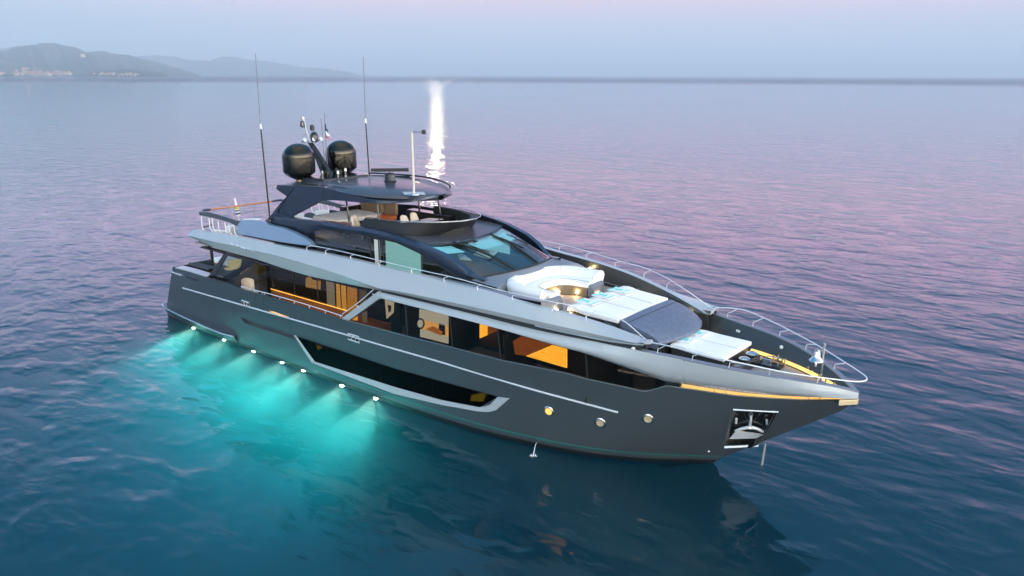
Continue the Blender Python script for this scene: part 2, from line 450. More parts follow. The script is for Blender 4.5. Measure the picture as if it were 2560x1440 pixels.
# transom and bottom
tr = [r[0] for r in rows]; mb.grid([[p for p in tr], [Vector((p.x, -p.y, p.z)) for p in tr]])
bt = rows[0]; mb.grid([[p for p in bt], [Vector((p.x, -p.y, p.z)) for p in bt]])
bmesh.ops.remove_doubles(mb.bm, verts=mb.bm.verts, dist=1e-4)
bmesh.ops.recalc_face_normals(mb.bm, faces=mb.bm.faces)
for f in mb.bm.faces:
    if f.calc_center_median().z < .16: f.material_index = 1
def xz(pts, off=0): return [(p.x, p.z) for p in on_hull(pts, off)]
ANCH = xz([(1834, 1027), (1944, 1031), (1895, 1116), (1811, 1118)])
LOW = xz([(741, 842), (990, 924), (1243, 993), (1220, 1015), (1200, 1019), (1100, 1000), (985, 967), (786, 904)])
SLOT = xz([(674, 776), (722, 792), (722, 797), (676, 783)])
REC = xz([(600, 793), (728, 834), (741, 850), (612, 808)])
cut_hole(mb.bm, ANCH, .24, 2, 3)
cut_hole(mb.bm, SLOT, .14, 4, 4)
cut_hole(mb.bm, REC, .16, 0, 0)
hull = obj('hull', mb, [M['hull'], M['boot'], M['steel'], M['black'], M['goldmetal']], yacht, angle=32)

# lower window: recessed black glass with a broad silver bevel along its lower and forward edge
def strip_on(name, A, B, n, m, off=.03, parent=yacht, thick=.05, both=True, smooth=False, offB=None):
    a = resample(on_hull(dpx(A), off), n)
    b = resample(on_hull(dpx(B), off if offB is None else offB), n)
    s_ = MB().shell([a, b], (0, thick, 0))
    if both: s_.mirror()
    return obj(name, s_, m, parent)
lw = strip_on('lower_window', [(743, 842), (800, 861), (990, 924), (1150, 968), (1243, 993)], [(786, 904), (830, 919), (985, 967), (1110, 1001), (1200, 1018)], 60, M['lowgl'], .034, thick=.01)
def tube_on(name, pts, r, m, off=.0, parent=yacht, both=True, n=6, smooth=True, dens=10):
    P = smoothline(on_hull(pts, off), dens) if smooth else on_hull(dpx(pts), off)
    s_ = MB().tube(P, r, n)
    if both: s_.mirror()
    return obj(name, s_, m, parent)
# black sheet standing in for the dark room behind the glass
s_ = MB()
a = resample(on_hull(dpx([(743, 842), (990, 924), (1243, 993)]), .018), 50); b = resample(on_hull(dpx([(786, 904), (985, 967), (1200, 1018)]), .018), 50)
s_.grid([a, b]).mirror(); obj('lower_window_backing', s_, M['matte'], yacht)
fa = on_hull(dpx([(786, 904), (985, 967), (1100, 1000), (1200, 1019), (1222, 1014), (1243, 993)]), .04)
fb = on_hull(dpx([(784, 909), (985, 985), (1100, 1012), (1200, 1030), (1234, 1030), (1272, 997)]), .06)
s_ = MB().shell([resample(fa, 40), resample(fb, 40)], (0, .10, 0)).mirror()
obj('window_frame', s_, M['silver'], lw, bevel=.012)
fa = on_hull(dpx([(741, 841), (786, 904)]), .045); fb = on_hull(dpx([(734, 838), (780, 909)]), .06)
obj('window_frame', MB().shell([resample(fa, 12), resample(fb, 12)], (0, .10, 0)).mirror(), M['silver'], lw, bevel=.01)
tube_on('window_trim', [(741, 841), (990, 923), (1244, 992)], .016, M['black'], .03, lw, smooth=False)
for px, py, qx, qy in ((945, 909, 952, 956), (1079, 947, 1083, 993)):
    obj('window_bar', MB().tube(on_hull([(px, py), (qx, qy)], .038), .008, 6).mirror(), M['black'], lw)
# a few dim things behind that glass, their light put in as emission
dimg = glow('dim_cabin_glow', (.75, .50, .03), .4)
for q in ([(791, 862), (806, 867), (802, 873), (793, 874)], [(1205, 982), (1215, 985), (1208, 1004), (1176, 1002), (1178, 988)]):
    obj('lit_cabin_object', MB().prism(on_hull(q, .024), (0, -.003, 0)), dimg, lw, smooth=False)

# chrome rub strake, boot stripe
tube_on('rub_strake', [(457, 720), (600, 761), (800, 818), (950, 862), (1100, 905), (1300, 965), (1420, 998), (1545, 1031)], .034, M['strake'], .008)
G = [Vector((x, -hullY(x, .36), .36)) for x in np.linspace(8, 29.7, 80)]
G2 = [Vector((x, -hullY(x, .31), .31)) for x in np.linspace(8, 29.7, 80)]
s_ = MB().shell([[p+Vector((0, -.006, 0)) for p in G], [p+Vector((0, -.006, 0)) for p in G2]], (0, .01, 0)).mirror()
obj('boot_stripe', s_, M['green'], yacht)
G = [Vector((x, -hullY(x, .56)-.010, .56)) for x in np.linspace(12.5, 27.5, 60)]
# stern quarter: the low swim platform with its fender rail
s_ = MB()
OUT = [(0.15, 0), (.18, -1.6), (.35, -2.7), (.75, -3.25), (1.4, -3.52), (3.2, -3.62), (5.2, -3.62), (6.6, -3.58), (7.4, -3.42)]
O_ = [Vector((x, y, 0)) for x, y in OUT]
O_ = [O_[0]]+smoothline(O_[1:], 6)
zt = lambda x: .72-.03*x if x < 2 else .66-.045*(x-2)
top = [Vector((p.x, p.y, zt(p.x))) for p in O_]; low = [Vector((p.x+.12, p.y*.97, zt(p.x)-.30)) for p in O_]; bot = [Vector((p.x+.9 if p.x < 2 else p.x+.3, p.y*.86, -.15)) for p in O_]
inn = [Vector((max(p.x, 1.0), max(p.y, -3.0), zt(p.x)+.02)) for p in O_]
s_.grid([inn, top, low, bot]).mirror_join()
plat = obj('swim_platform', s_, M['hull'], yacht, angle=50)
s_ = MB().tube([p+Vector((0, -.02 if abs(p.y) > 1 else 0, 0)) for p in top[1:]], .035, 8).mirror()
obj('fender_rail', s_, M['chrome'], plat)
obj('platform_deck', MB().prism([(.3, -2.6, .70), (.3, 2.6, .70), (1.5, 3.1, .70), (1.5, -3.1, .70)], (0, 0, .04)), M['teak'], plat, smooth=False)

# portholes
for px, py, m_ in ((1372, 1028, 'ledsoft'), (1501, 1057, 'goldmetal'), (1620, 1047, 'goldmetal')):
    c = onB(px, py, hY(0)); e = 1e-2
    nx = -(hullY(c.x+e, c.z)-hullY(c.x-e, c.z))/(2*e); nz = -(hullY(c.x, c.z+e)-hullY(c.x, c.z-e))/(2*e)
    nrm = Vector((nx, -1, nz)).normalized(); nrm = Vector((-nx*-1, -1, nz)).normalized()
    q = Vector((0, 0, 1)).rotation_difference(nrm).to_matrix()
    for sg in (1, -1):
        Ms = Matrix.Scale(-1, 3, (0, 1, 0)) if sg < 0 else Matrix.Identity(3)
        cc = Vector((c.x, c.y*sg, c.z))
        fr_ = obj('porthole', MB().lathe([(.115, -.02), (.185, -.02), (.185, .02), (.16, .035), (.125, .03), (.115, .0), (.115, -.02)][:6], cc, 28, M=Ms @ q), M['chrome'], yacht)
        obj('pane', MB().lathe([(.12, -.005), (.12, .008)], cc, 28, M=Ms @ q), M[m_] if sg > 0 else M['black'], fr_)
# fairleads, gate outline, discharge outlet
for pts in ([(604, 751), (623, 757), (623, 768), (605, 762)], [(870, 834), (897, 842), (898, 857), (871, 848)]):
    P = on_hull(pts, .012)
    f_ = obj('fairlead', MB().tube(P, .030, 6, closed=True).mirror(), M['strake'], yacht)
    obj('fairlead_recess', MB().prism(on_hull(pts, .006), (0, .004, 0)).mirror(), M['black'], f_, smooth=False)
    c = (P[0]+P[1]+P[2]+P[3])/4; u_ = (P[1]-P[0])
    for k in (-.16, .2): obj('roller', MB().lathe([(.03, -.08), (.03, .08)], c+u_*k+Vector((0, -.01, 0)), 10).mirror(), M['chrome'], f_)
tube_on('boarding_gate_seam', [(637, 733), (641, 768), (660, 774), (658, 742)], .006, M['black'], .0, smooth=False)
tube_on('gate_step', [(642, 770), (660, 777)], .012, M['steel'], .01)
tube_on('slot_trim', [(674, 776), (722, 792), (722, 797), (676, 783), (674, 776)], .008, M['steel'], .004, smooth=False)
obj('slot_lamp', MB().tube([p+Vector((0, .1, 0)) for p in on_hull([(677, 780), (721, 794)])], .018, 6).mirror(), M['led'], yacht)

# ---- upper window band of the main deck, in panes, with mullions
WT = [(949, 745), (1020, 763), (1122, 789), (1247, 822), (1340, 849), (1415, 870), (1470, 886), (1560, 917), (1620, 938), (1664, 953)]
WB = [(872, 800), (1020, 838), (1132, 867), (1252, 898), (1340, 917), (1415, 931), (1470, 946), (1560, 964), (1612, 974), (1630, 972), (1662, 963)]
WTs, WBs = on_hull(WT, -.03), on_hull(WB, -.03)
def lerp_line(P, x):
    xs = [p.x for p in P]; return Vector((x, float(np.interp(x, xs, [p.y for p in P])), float(np.interp(x, xs, [p.z for p in P]))))
mull = [(1019, 838), (1132, 867), (1252, 898), (1470, 946)]
mxs_ = [onB(px, py, hY(-.03)).x for px, py in mull]
xe_ = [WBs[0].x]+mxs_+[WBs[-1].x]
x_l = WTs[0].x
for a, b in zip(xe_[:-1], xe_[1:]):
    n = 14; r0, r1 = [], []
    for k in range(n+1):
        x = a+(b-a)*k/n
        pb = lerp_line(WBs, x); pt = lerp_line(WTs, max(x, WBs[0].x))
        if x < x_l:      # the slanting after edge
            t = (x-WBs[0].x)/(x_l-WBs[0].x); pt = WBs[0].lerp(WTs[0], t)
        r0.append(pb); r1.append(pt)
    obj('saloon_window', MB().grid([r0, r1]).mirror(), M['wgl'], yacht)
for x in mxs_:
    obj('mullion', MB().tube([lerp_line(WBs, x)+Vector((0, -.004, 0)), lerp_line(WTs, x)+Vector((0, -.004, 0))], .022, 6).mirror(), M['matte'], yacht)
tube_on('window_sill', [(856, 797), (872, 802), (1020, 841), (1132, 869), (1252, 900), (1415, 933), (1470, 948), (1560, 967), (1600, 976), (1615, 978), (1630, 975), (1667, 964), (1727, 973)], .018, M['steel'], .0, smooth=False)

# ---- lower silver band: from the slanting window frame forward, becoming the bow bulwark
Bo = curve((4, 3.50), (10, 3.60), (16, 3.64), (20, 3.57), (22, 3.44), (24, 3.22), (26, 2.92), (27, 2.74), (28, 2.55), (29, 2.30), (30, 2.08), (31, 1.73), (32, 1.19), (33, .46), (33.52, .02))
GR = [(944, 730), (1000, 743), (1150, 779), (1340, 826), (1500, 858), (1560, 870), (1600, 877)]
topL = smoothline([onB(px, py, lambda x, z: Bo(x)) for px, py in GR], 6)
bz = curve((27, 4.2), (28, 4.15), (29, 4.10), (30, 4.05), (31, 3.97), (32, 3.84), (33, 3.66), (33.52, 3.48))
topL = [p for p in topL if p.x < 27.6]+[Vector((x, -Bo(x), bz(x))) for x in np.linspace(28, 33.52, 30)]
SB = [(949, 745), (1020, 763), (1122, 789), (1247, 822), (1340, 849), (1415, 870), (1470, 886), (1560, 917), (1620, 938), (1660, 952)]
SLT = [(1690, 957), (1727, 963), (1840, 980), (1950, 989), (2040, 993)]
botL = on_hull(SB, .015)
botL = smoothline(botL+on_hull(SLT, .03)+[Vector((33.2, -.30, 3.33)), Vector((33.54, -.02, 3.32))], 4)
n = 120
TL, BL = resample(topL, n), resample(botL, n)
# match by x so the rows stay upright
def byx(P, xs): return [lerp_line(P, x) for x in xs]
xs = np.linspace(max(TL[0].x, BL[0].x), 33.5, 140)
A, B_ = byx(topL, xs), byx(botL, xs)
mid = [a.lerp(b, .68)+Vector((0, -(.10*min(1, max(0, a.x-22)/5)+.02)*min(1, (33.5-a.x)/1.6), 0)) for a, b in zip(A, B_)]
mid0 = [a.lerp(m, .5)+Vector((0, -.025*min(1, (33.5-a.x)/1.6), .0)) for a, m in zip(A, mid)]
s_ = MB().grid([A, mid0, mid, B_]); th = .16
inn = [[p+Vector((-.04, min(th, max(-p.y-.01, .0)), 0)) for p in r] for r in (A, mid, B_)]
s_.grid(inn, 0, True); s_.grid([[p+Vector((0, 0, 0)) for p in A], inn[0]]); s_.grid([B_, inn[2]])
s_.mirror_join()
band = obj('bow_bulwark', s_, M['silver'], yacht, angle=60)
# the slanting frame at the after end of the window band
fr1 = on_hull([(854, 796), (944, 729)], .01); fr2 = on_hull([(872, 801), (949, 745)], .01)
obj('slanted_frame', MB().shell([resample(fr1, 10), resample(fr2, 10)], (0, .18, 0)).mirror(), M['silver'], yacht, bevel=.01)
s_ = MB()
k0 = [p for p in A if p.x > 0]
# flat cap rail along the bulwark top (the bluish strip)
ci = [Vector((p.x-.05, -max(-p.y-.20, .0), p.z+.012)) for p in A if p.x > 27.9]; co_ = [p+Vector((0, 0, .012)) for p in A if p.x > 27.9]
s_.shell([co_, ci], (0, 0, -.03)).mirror(); obj('cap_rail', s_, M['grey'], band)
# inner face of the bow bulwark down to the deck
BD = 3.36
ii = [Vector((x, -max(Bo(x)-.2, .01), bz(x)+.0)) for x in np.linspace(27.6, 33.2, 40)]
jj = [Vector((x-.05, -max(Bo(x)-.42-.25*(33.2-x)/5.6, .01), BD)) for x in np.linspace(27.6, 33.2, 40)]
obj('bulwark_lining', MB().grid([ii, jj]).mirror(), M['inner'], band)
# the open slot under it, lit from inside by a warm strip, with its small braces
sx = np.linspace(29.05, 33.35, 40)
def slot_pt(x, f, inset):
    zb = ztop(x)+.005; zt_ = lerp_line(botL, x).z
    z = zb+(zt_-zb)*f; return Vector((x-.02, -max(hullY(x, min(zb, 3.1))-inset, .0), z))
s_ = MB().grid([[slot_pt(x, -.05, .16) for x in sx], [slot_pt(x, 1.05, .16) for x in sx]]).mirror()
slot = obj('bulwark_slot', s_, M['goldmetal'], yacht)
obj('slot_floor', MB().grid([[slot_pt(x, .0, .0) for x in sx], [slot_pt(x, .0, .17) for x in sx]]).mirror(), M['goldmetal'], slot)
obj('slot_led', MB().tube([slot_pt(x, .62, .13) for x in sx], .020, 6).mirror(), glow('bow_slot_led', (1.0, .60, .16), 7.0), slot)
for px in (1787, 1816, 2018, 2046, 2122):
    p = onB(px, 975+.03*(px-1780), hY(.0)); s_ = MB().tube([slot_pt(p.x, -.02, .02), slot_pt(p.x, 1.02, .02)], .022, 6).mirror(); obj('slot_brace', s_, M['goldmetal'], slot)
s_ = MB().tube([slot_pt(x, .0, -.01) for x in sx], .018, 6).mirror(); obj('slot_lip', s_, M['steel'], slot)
sx2 = np.linspace(28.35, 29.05, 8)
obj('slot_blank', MB().grid([[slot_pt(x, -.02, .03) for x in sx2], [slot_pt(x, 1.05, .03) for x in sx2]]).mirror(), M['black'], slot)
# seam of the bulwark door
obj('bulwark_seam', MB().tube([lerp_line(topL, 29.25)+Vector((0, -.004, 0)), lerp_line(mid, 29.25)+Vector((0, -.006, 0)), lerp_line(botL, 29.25)+Vector((0, -.004, 0))], .004, 4).mirror(), M['black'], band)
# stem head
s_ = MB().loft([[Vector((33.1, -.42, 3.12)), Vector((33.1, .42, 3.12)), Vector((33.1, .42, 3.30)), Vector((33.1, -.42, 3.30))],
                [Vector((33.5, -.04, 3.14)), Vector((33.5, .04, 3.14)), Vector((33.5, .04, 3.30)), Vector((33.5, -.04, 3.30))]])
obj('stem_head', s_, M['goldmetal'], yacht, bevel=.03)

# ---- dark groove and upper silver coaming
T_ = curve((4, 3.30), (8, 3.38), (14, 3.36), (20, 3.38), (21, 3.27), (22, 3.18), (23, 3.11), (24, 2.99), (25, 2.79), (26, 2.53), (27, 2.28), (28, 2.08), (28.4, 2.0))
UB = [(471, 590), (525, 614), (567, 627), (630, 645), (755, 685), (855, 707), (945, 725), (1000, 735), (1150, 769), (1340, 813), (1500, 847), (1580, 859), (1612, 861)]
UC = [(470, 589), (530, 603), (620, 622), (705, 643), (805, 672), (900, 704), (945, 720), (1000, 729), (1150, 760), (1340, 802), (1500, 838), (1580, 856), (1613, 860)]
UT = [(472, 588), (484, 575), (510, 579), (591, 591), (685, 611), (772, 627), (872, 647), (985, 674), (1049, 688), (1115, 706), (1189, 724), (1267, 746), (1360, 772), (1465, 801), (1550, 830), (1600, 851), (1612, 858)]
ub = smoothline([onB(px, py, lambda x, z: Bo(x)-.10) for px, py in UB], 5)
uc = smoothline([onB(px, py, lambda x, z: Bo(x)+.05*min(1, max(0, (28-x)/2))) for px, py in UC], 5)
ut = smoothline([onB(px, py, lambda x, z: T_(x)) for px, py in UT], 5)
xs = np.concatenate([np.linspace(4.25, 5, 6), np.linspace(5.2, 27, 100), np.linspace(27.2, 28.05, 10)])
ua, uk, uu = byx(ub, xs), byx(uc, xs), byx(ut, xs)
bul = [k.lerp(u, .5)+Vector((0, -.02, 0)) for k, u in zip(uk, uu)]
inn_top = [p+Vector((0, .24, -.01)) for p in uu]
inn_bot = [Vector((p.x, p.y+.34, 4.28 if p.x > 14 else 4.42)) for p in uu]
bot_in = [p+Vector((0, .5, .02)) for p in ua]
s_ = MB().grid([bot_in, ua, uk, bul, uu])
s_.grid([uu, inn_top])
s_.face([bot_in[-1], ua[-1], uk[-1], bul[-1], uu[-1], inn_top[-1]]); s_.mirror()
coam = obj('upper_deck_coaming', s_, M['silver'], yacht, angle=16)
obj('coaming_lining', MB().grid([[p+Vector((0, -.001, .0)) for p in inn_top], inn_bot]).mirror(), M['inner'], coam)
gv = [p+Vector((0, .03, .0)) for p in byx(ub, np.linspace(17.3, 28.0, 60))]
gl_ = [p+Vector((0, .03, .012)) for p in byx(topL, np.linspace(17.3, 28.0, 60))]
obj('band_groove', MB().grid([[p+Vector((0, .02, .03)) for p in gv], [p+Vector((0, .02, -.03)) for p in gl_]]).mirror(), M['matte'], coam)
tp = byx(ub, np.linspace(24.5, 28.05, 24)); tp = [p+Vector((0, -.03, -.01)) for p in tp]
obj('tip_trim', MB().tube(tp, .028, 8).mirror(), M['steel'], coam)

# ---- decks
def deck(name, x0, x1, z, fn, m, parent=yacht, n=40, t=.06):
    a = [Vector((x, -fn(x), z)) for x in np.linspace(x0, x1, n)]; b = mir(a)
    return obj(name, MB().shell([a, b], (0, 0, -t)), m, parent, smooth=False)
deck('main_deck', 1.6, 28.0, 2.0, lambda x: hullY(x, 2.0)-.06, M['teak'])
deck('upper_deck', 4.5, 21.8, 4.40, lambda x: Bo(x)-.25, M['teak'])
deck('upper_deck_soffit', 5.2, 17.4, 4.30, lambda x: Bo(x)-.12, M['black'])
deck('lounge_deck', 21.5, 27.4, 4.27, lambda x: T_(x)-.2, M['teak'])
deck('bow_deck', 27.2, 33.0, BD, lambda x: max(Bo(x)-.25, .02), M['teak'])
# front face of the lounge, stepping down to the bow deck
a = [Vector((27.35, y, 4.27)) for y in np.linspace(-2.15, -1.5, 6)]
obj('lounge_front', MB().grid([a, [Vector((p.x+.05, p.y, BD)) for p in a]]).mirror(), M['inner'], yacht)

# ------------------------------------------------------------------ wheelhouse and its sweeping side arches
H_ = curve((9, 2.70), (14, 2.72), (17, 2.70), (19, 2.58), (20, 2.45), (21.2, 2.20), (21.8, 2.04))
hw = lambda x, z: H_(x)
AU = [(663, 549), (680, 541), (700, 543), (722, 545), (800, 552), (860, 564), (916, 571), (965, 581), (1010, 596), (1040, 607), (1104, 635), (1141, 657), (1188, 693)]
AL = [(663, 560), (685, 566), (735, 580), (770, 592), (776, 581), (788, 575), (805, 572), (842, 577), (905, 586), (991, 605), (1047, 631), (1094, 659), (1130, 684), (1160, 697), (1188, 697)]
au, al = [onB(*p, hw) for p in AU], [onB(*p, hw) for p in AL]
xs = np.concatenate([np.linspace(au[0].x+.02, 12.3, 20), np.linspace(12.35, 13.2, 24), np.linspace(13.3, 21.6, 70)])
ra, rb = byx(au, xs), byx(al, xs)
rm = [a.lerp(b, .45)+Vector((0, -.05, 0)) for a, b in zip(ra, rb)]
ri = [p+Vector((0, .22, -.0)) for p in ra]; rbi = [p+Vector((0, .10, 0)) for p in rb]
s_ = MB().grid([rbi, rb, rm, ra, ri]); s_.mirror()
arch = obj('side_arch', s_, M['arch'], yacht, angle=35)
tb = [p+Vector((0, -.005, -.005)) for p in rb]
obj('arch_seal', MB().tube([p for p in tb if p.x > 12.2], .028, 6).mirror(), M['matte'], arch)
# side glass in panes down to the side deck
def hpt(x, z, off=0): return Vector((x, -H_(x)+.05+off, z))
px_edges = [(775, 595), (925, 640), (946, 655), (957, 665), (1052, 672), (1170, 690)]
gx = [onB(px, py, hw).x for px, py in px_edges]
mats = ['sidegl', 'clear', 'sidegl', 'clear', 'sidegl']
for a, b, m_ in zip(gx[:-1], gx[1:], mats):
    X = np.linspace(a, b, 16)
    obj('side_window', MB().grid([[lerp_line(al, x)+Vector((0, .05, .01)) for x in X], [hpt(x, min(4.95, lerp_line(al, x).z)) for x in X]]).mirror(), M[m_], yacht)
for x in gx[1:-1]: obj('side_mullion', MB().tube([lerp_line(al, x)+Vector((0, .045, 0)), hpt(x, 4.9, -.005)], .025, 6).mirror(), M['matte'], yacht)
X = np.linspace(10.6, 21.6, 40)
obj('house_side', MB().grid([[hpt(x, 4.96, -.0) for x in X], [hpt(x, 4.38, .0) for x in X]]).mirror(), M['grey'], yacht)
X = np.linspace(10.0, 12.9, 20)
obj('house_quarter', MB().grid([[lerp_line(al, x)+Vector((0, .04, .02)) for x in X], [hpt(x, 4.38, .02) for x in X]]).mirror(), M['arch'], yacht)
# glowing sheet standing in for sky seen through the house, and a curtain
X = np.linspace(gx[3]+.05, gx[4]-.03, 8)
obj('side_sky_panel', MB().grid([[lerp_line(al, x)+Vector((0, .12, -.06)) for x in X], [hpt(x, 4.9, .07) for x in X]]).mirror(), glow('side_sky_glow', (.30, .62, .62), .78), yacht)
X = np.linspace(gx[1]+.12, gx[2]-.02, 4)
obj('side_curtain', MB().grid([[lerp_line(al, x)+Vector((0, .12, -.12)) for x in X], [hpt(x+.02, 4.9, .07) for x in X]]).mirror(), mat('side_curtain_glow', (.85, .85, .82), .8, emis=(.8, .8, .75), es=.25), yacht)  # part of the curtain's brightness is emission in its cloth

# roof of the wheelhouse and the floor of the open bridge
def wsT(y): q = y/2.40; return Vector((19.12-.60*abs(q)**2.2, y, 5.97+.10*q*q))
def wsB(y): q = y/2.17; return Vector((21.78-.60*q*q, y, 5.27-.09*q*q))
Y = np.linspace(-1, 1, 41)
rt = [wsT(2.40*y) for y in Y]
back_ = [Vector((17.0, 2.45*y, 6.12+.02*(1-y*y))) for y in Y]
obj('wheelhouse_roof', MB().shell([rt, [a.lerp(b, .5)+Vector((0, 0, .03)) for a, b in zip(rt, back_)], back_], (0, 0, -.10)), M['roof'], yacht)
obj('bridge_floor', MB().box((13.7, 0, 5.52), (6.6, 4.9, .06)), M['teak'], yacht, smooth=False)
obj('bridge_front', MB().box((17.0, 0, 5.8), (.08, 4.6, .6)), M['black'], yacht, smooth=False)
# windscreen in three main panes and two small corner panes
T5 = [-2.40, -1.02, 1.02, 2.40]; B5 = [-2.17, -.66, .66, 2.17]
for i in range(3):
    g = []
    for k in range(9):
        f = k/8; r = []
        for j in range(17):
            q = j/16; a = wsT(T5[i]+(T5[i+1]-T5[i])*q); b = wsB(B5[i]+(B5[i+1]-B5[i])*q)
            r.append(a.lerp(b, f)+Vector((.0, 0, .10*math.sin(math.pi*f))))
        g.append(r)
    obj('windscreen_pane', MB().grid(g), M['wsgl'], yacht)
def wsP(q, f, up=.0):
    """a point of the windscreen: q across (-1 starboard .. 1 port), f down the slope"""
    t = T5[0]+(T5[3]-T5[0])*(q+1)/2; b_ = B5[0]+(B5[3]-B5[0])*(q+1)/2
    return wsT(t).lerp(wsB(b_), f)+Vector((.35*up, 0, .10*math.sin(math.pi*f)+up))
for i in (1, 2):
    qa = lambda f: (T5[i]+0*f)
    P = [wsT(T5[i]).lerp(wsB(B5[i]), f)+Vector((0, 0, .10*math.sin(math.pi*f)+.006)) for f in np.linspace(0, 1, 12)]
    obj('windscreen_mullion', MB().tube(P, .035, 6), M['matte'], yacht)
P = [wsT(2.40*y)+Vector((0, 0, .012)) for y in Y]; obj('windscreen_trim', MB().tube(P, .03, 6), M['arch'], yacht)
P = [wsB(2.17*y)+Vector((0.02, 0, .008)) for y in Y]; obj('windscreen_sill', MB().tube(P, .03, 6), M['matte'], yacht)
bl = glow('cyan_patch_glow', (.30, .74, .82), .95)  # emissive cyan sheets under the glass, put in for its bright patches
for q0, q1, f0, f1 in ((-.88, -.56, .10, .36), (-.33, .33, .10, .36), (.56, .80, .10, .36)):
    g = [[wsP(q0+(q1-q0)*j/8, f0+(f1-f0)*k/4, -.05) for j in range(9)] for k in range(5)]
    obj('windscreen_glow_patch', MB().grid(g), bl, yacht)
# wipers
for q0, q1, ftop in ((-.72, -.50, .28), (-.60, -.34, .10), (.10, .34, .12), (.16, .44, .22), (.60, .70, .2)):
    a = wsP(q0+.34 if q0 < 0 else q0+.14, .97, .05); b = wsP(q1-.04, ftop+.12, .05)
    w_ = obj('wiper', MB().tube([a, a.lerp(b, .5)+Vector((0, 0, .03)), b], .016, 6), M['matte'], yacht)
    c = wsP(q1-.02, ftop, .03); d = wsP(q1+.06, ftop+.42, .03)
    obj('wiper_blade', MB().tube([c, d], .018, 6), M['matte'], w_)
# interior of the wheelhouse: dark dash and a pale helm seat behind the glass
obj('dash', MB().loft([[Vector((20.9, -1.9, 4.9)), Vector((20.9, 1.9, 4.9)), Vector((20.2, 2.0, 5.28)), Vector((20.2, -2.0, 5.28))],
                       [Vector((20.9, -1.9, 4.4)), Vector((20.9, 1.9, 4.4)), Vector((19.4, 2.0, 4.4)), Vector((19.4, -2.0, 4.4))]]), M['matte'], yacht)
for q in ([(1183, 634), (1200, 623), (1245, 627), (1222, 645), (1208, 641)], [(1143, 636), (1155, 632), (1178, 648), (1150, 645)]):
    obj('helm_seat', MB().prism([at(px, py, 'z', 5.36) for px, py in q], (0, 0, -.07)), M['cream'], yacht, bevel=.02)
obj('wheelhouse_floor', MB().box((16.5, 0, 4.46), (9.6, 4.6, .05)), M['carpet'], yacht, smooth=False)
obj('wheelhouse_bulkhead', MB().box((15.0, 0, 4.95), (.1, 4.6, 1.0)), M['indark'], yacht, smooth=False)

# foredeck plinth between the windscreen and the sofa
Yp = np.linspace(-1, 1, 25)
g = [[wsB(2.17*y)+Vector((.0, .25*y, -.02)) for y in Yp], [Vector((21.96+.35*y**4, 2.35*y, 5.06)) for y in Yp], [Vector((22.0+.5*y**4, 2.5*y, 4.95)) for y in Yp], [Vector((22.0+.5*y**4, 2.55*y, 4.27)) for y in Yp]]
obj('foredeck_plinth', MB().grid(g), M['grey'], yacht)
# side deck shoulder: the padded grey roll along the coaming by the sofa
for lo, hi, m_ in ((19.6, 24.4, 'grey'),):
    X = np.linspace(lo, hi, 40); e = lambda x: min(1, (hi-x)/.6)
    g = [[Vector((x, -T_(x)+.26, 5.12-.02*(x-19))) for x in X], [Vector((x, -T_(x)+.42, 5.20-.035*(x-19))) for x in X], [Vector((x, -T_(x)+.75, 5.14-.045*(x-19))) for x in X],
         [Vector((x, -T_(x)+.95, 4.98-.05*(x-19))) for x in X], [Vector((x, -T_(x)+1.0, 4.28)) for x in X]]
    s_ = MB().grid(g); s_.face([r[-1] for r in g]+[Vector((hi, -T_(hi)+.26, 4.28))])
    obj('side_shoulder', s_, M[m_], yacht)

# ------------------------------------------------------------------ open bridge: black coaming and its low screen
def U(x0, hw_, xf, z, n=48, p=2.6):
    """a U seen from above: arms from x0, rounded towards xf"""
    out = []
    for k in range(n+1):
        a = -math.pi/2+math.pi*k/n; c, s = math.cos(a), math.sin(a)
        out.append(Vector((x0+(xf-x0)*abs(c)**(2/p), hw_*math.copysign(abs(s)**(2/p), s), z)))
    return out
up_ = U(15.2, 1.98, 19.0, 6.58, p=2.05); lo_ = U(15.0, 2.25, 18.25, 6.10, p=2.5)
for p in up_: p.z += .06*max(0, (p.x-17)/1.75)
in_ = [Vector((p.x-.05-(.35 if p.x > 17.5 else 0), p.y*.93, p.z-.02)) for p in up_]; inl = [Vector((p.x-.1, p.y*.95, 5.56)) for p in in_]
bc = obj('bridge_coaming', MB().grid([lo_, up_, in_, inl]), M['matte'], yacht)
rail_ = [p+Vector((.03, .03*(1 if p.y > 0 else -1), .05)) for p in up_]
obj('bridge_rail', MB().tube(rail_, .017, 6), M['chrome'], bc)
for i in range(6, 45, 4): obj('rail_bracket', MB().tube([up_[i], rail_[i]], .012, 5), M['chrome'], bc)
# dash pod with the big dark screen at the helm
obj('helm_console', MB().loft([[Vector((16.5, -1.55, 5.56)), Vector((16.3, .0, 5.56)), Vector((17.4, .0, 5.56)), Vector((17.4, -1.5, 5.56))],
                               [Vector((16.75, -1.6, 6.5)), Vector((16.75, .0, 6.5)), Vector((17.6, .0, 6.55)), Vector((17.6, -1.4, 6.55))]]), M['black'], yacht, bevel=.03)
obj('helm_console', MB().box((15.3, 1.55, 5.95), (2.6, .5, .85)), M['black'], yacht, bevel=.03)
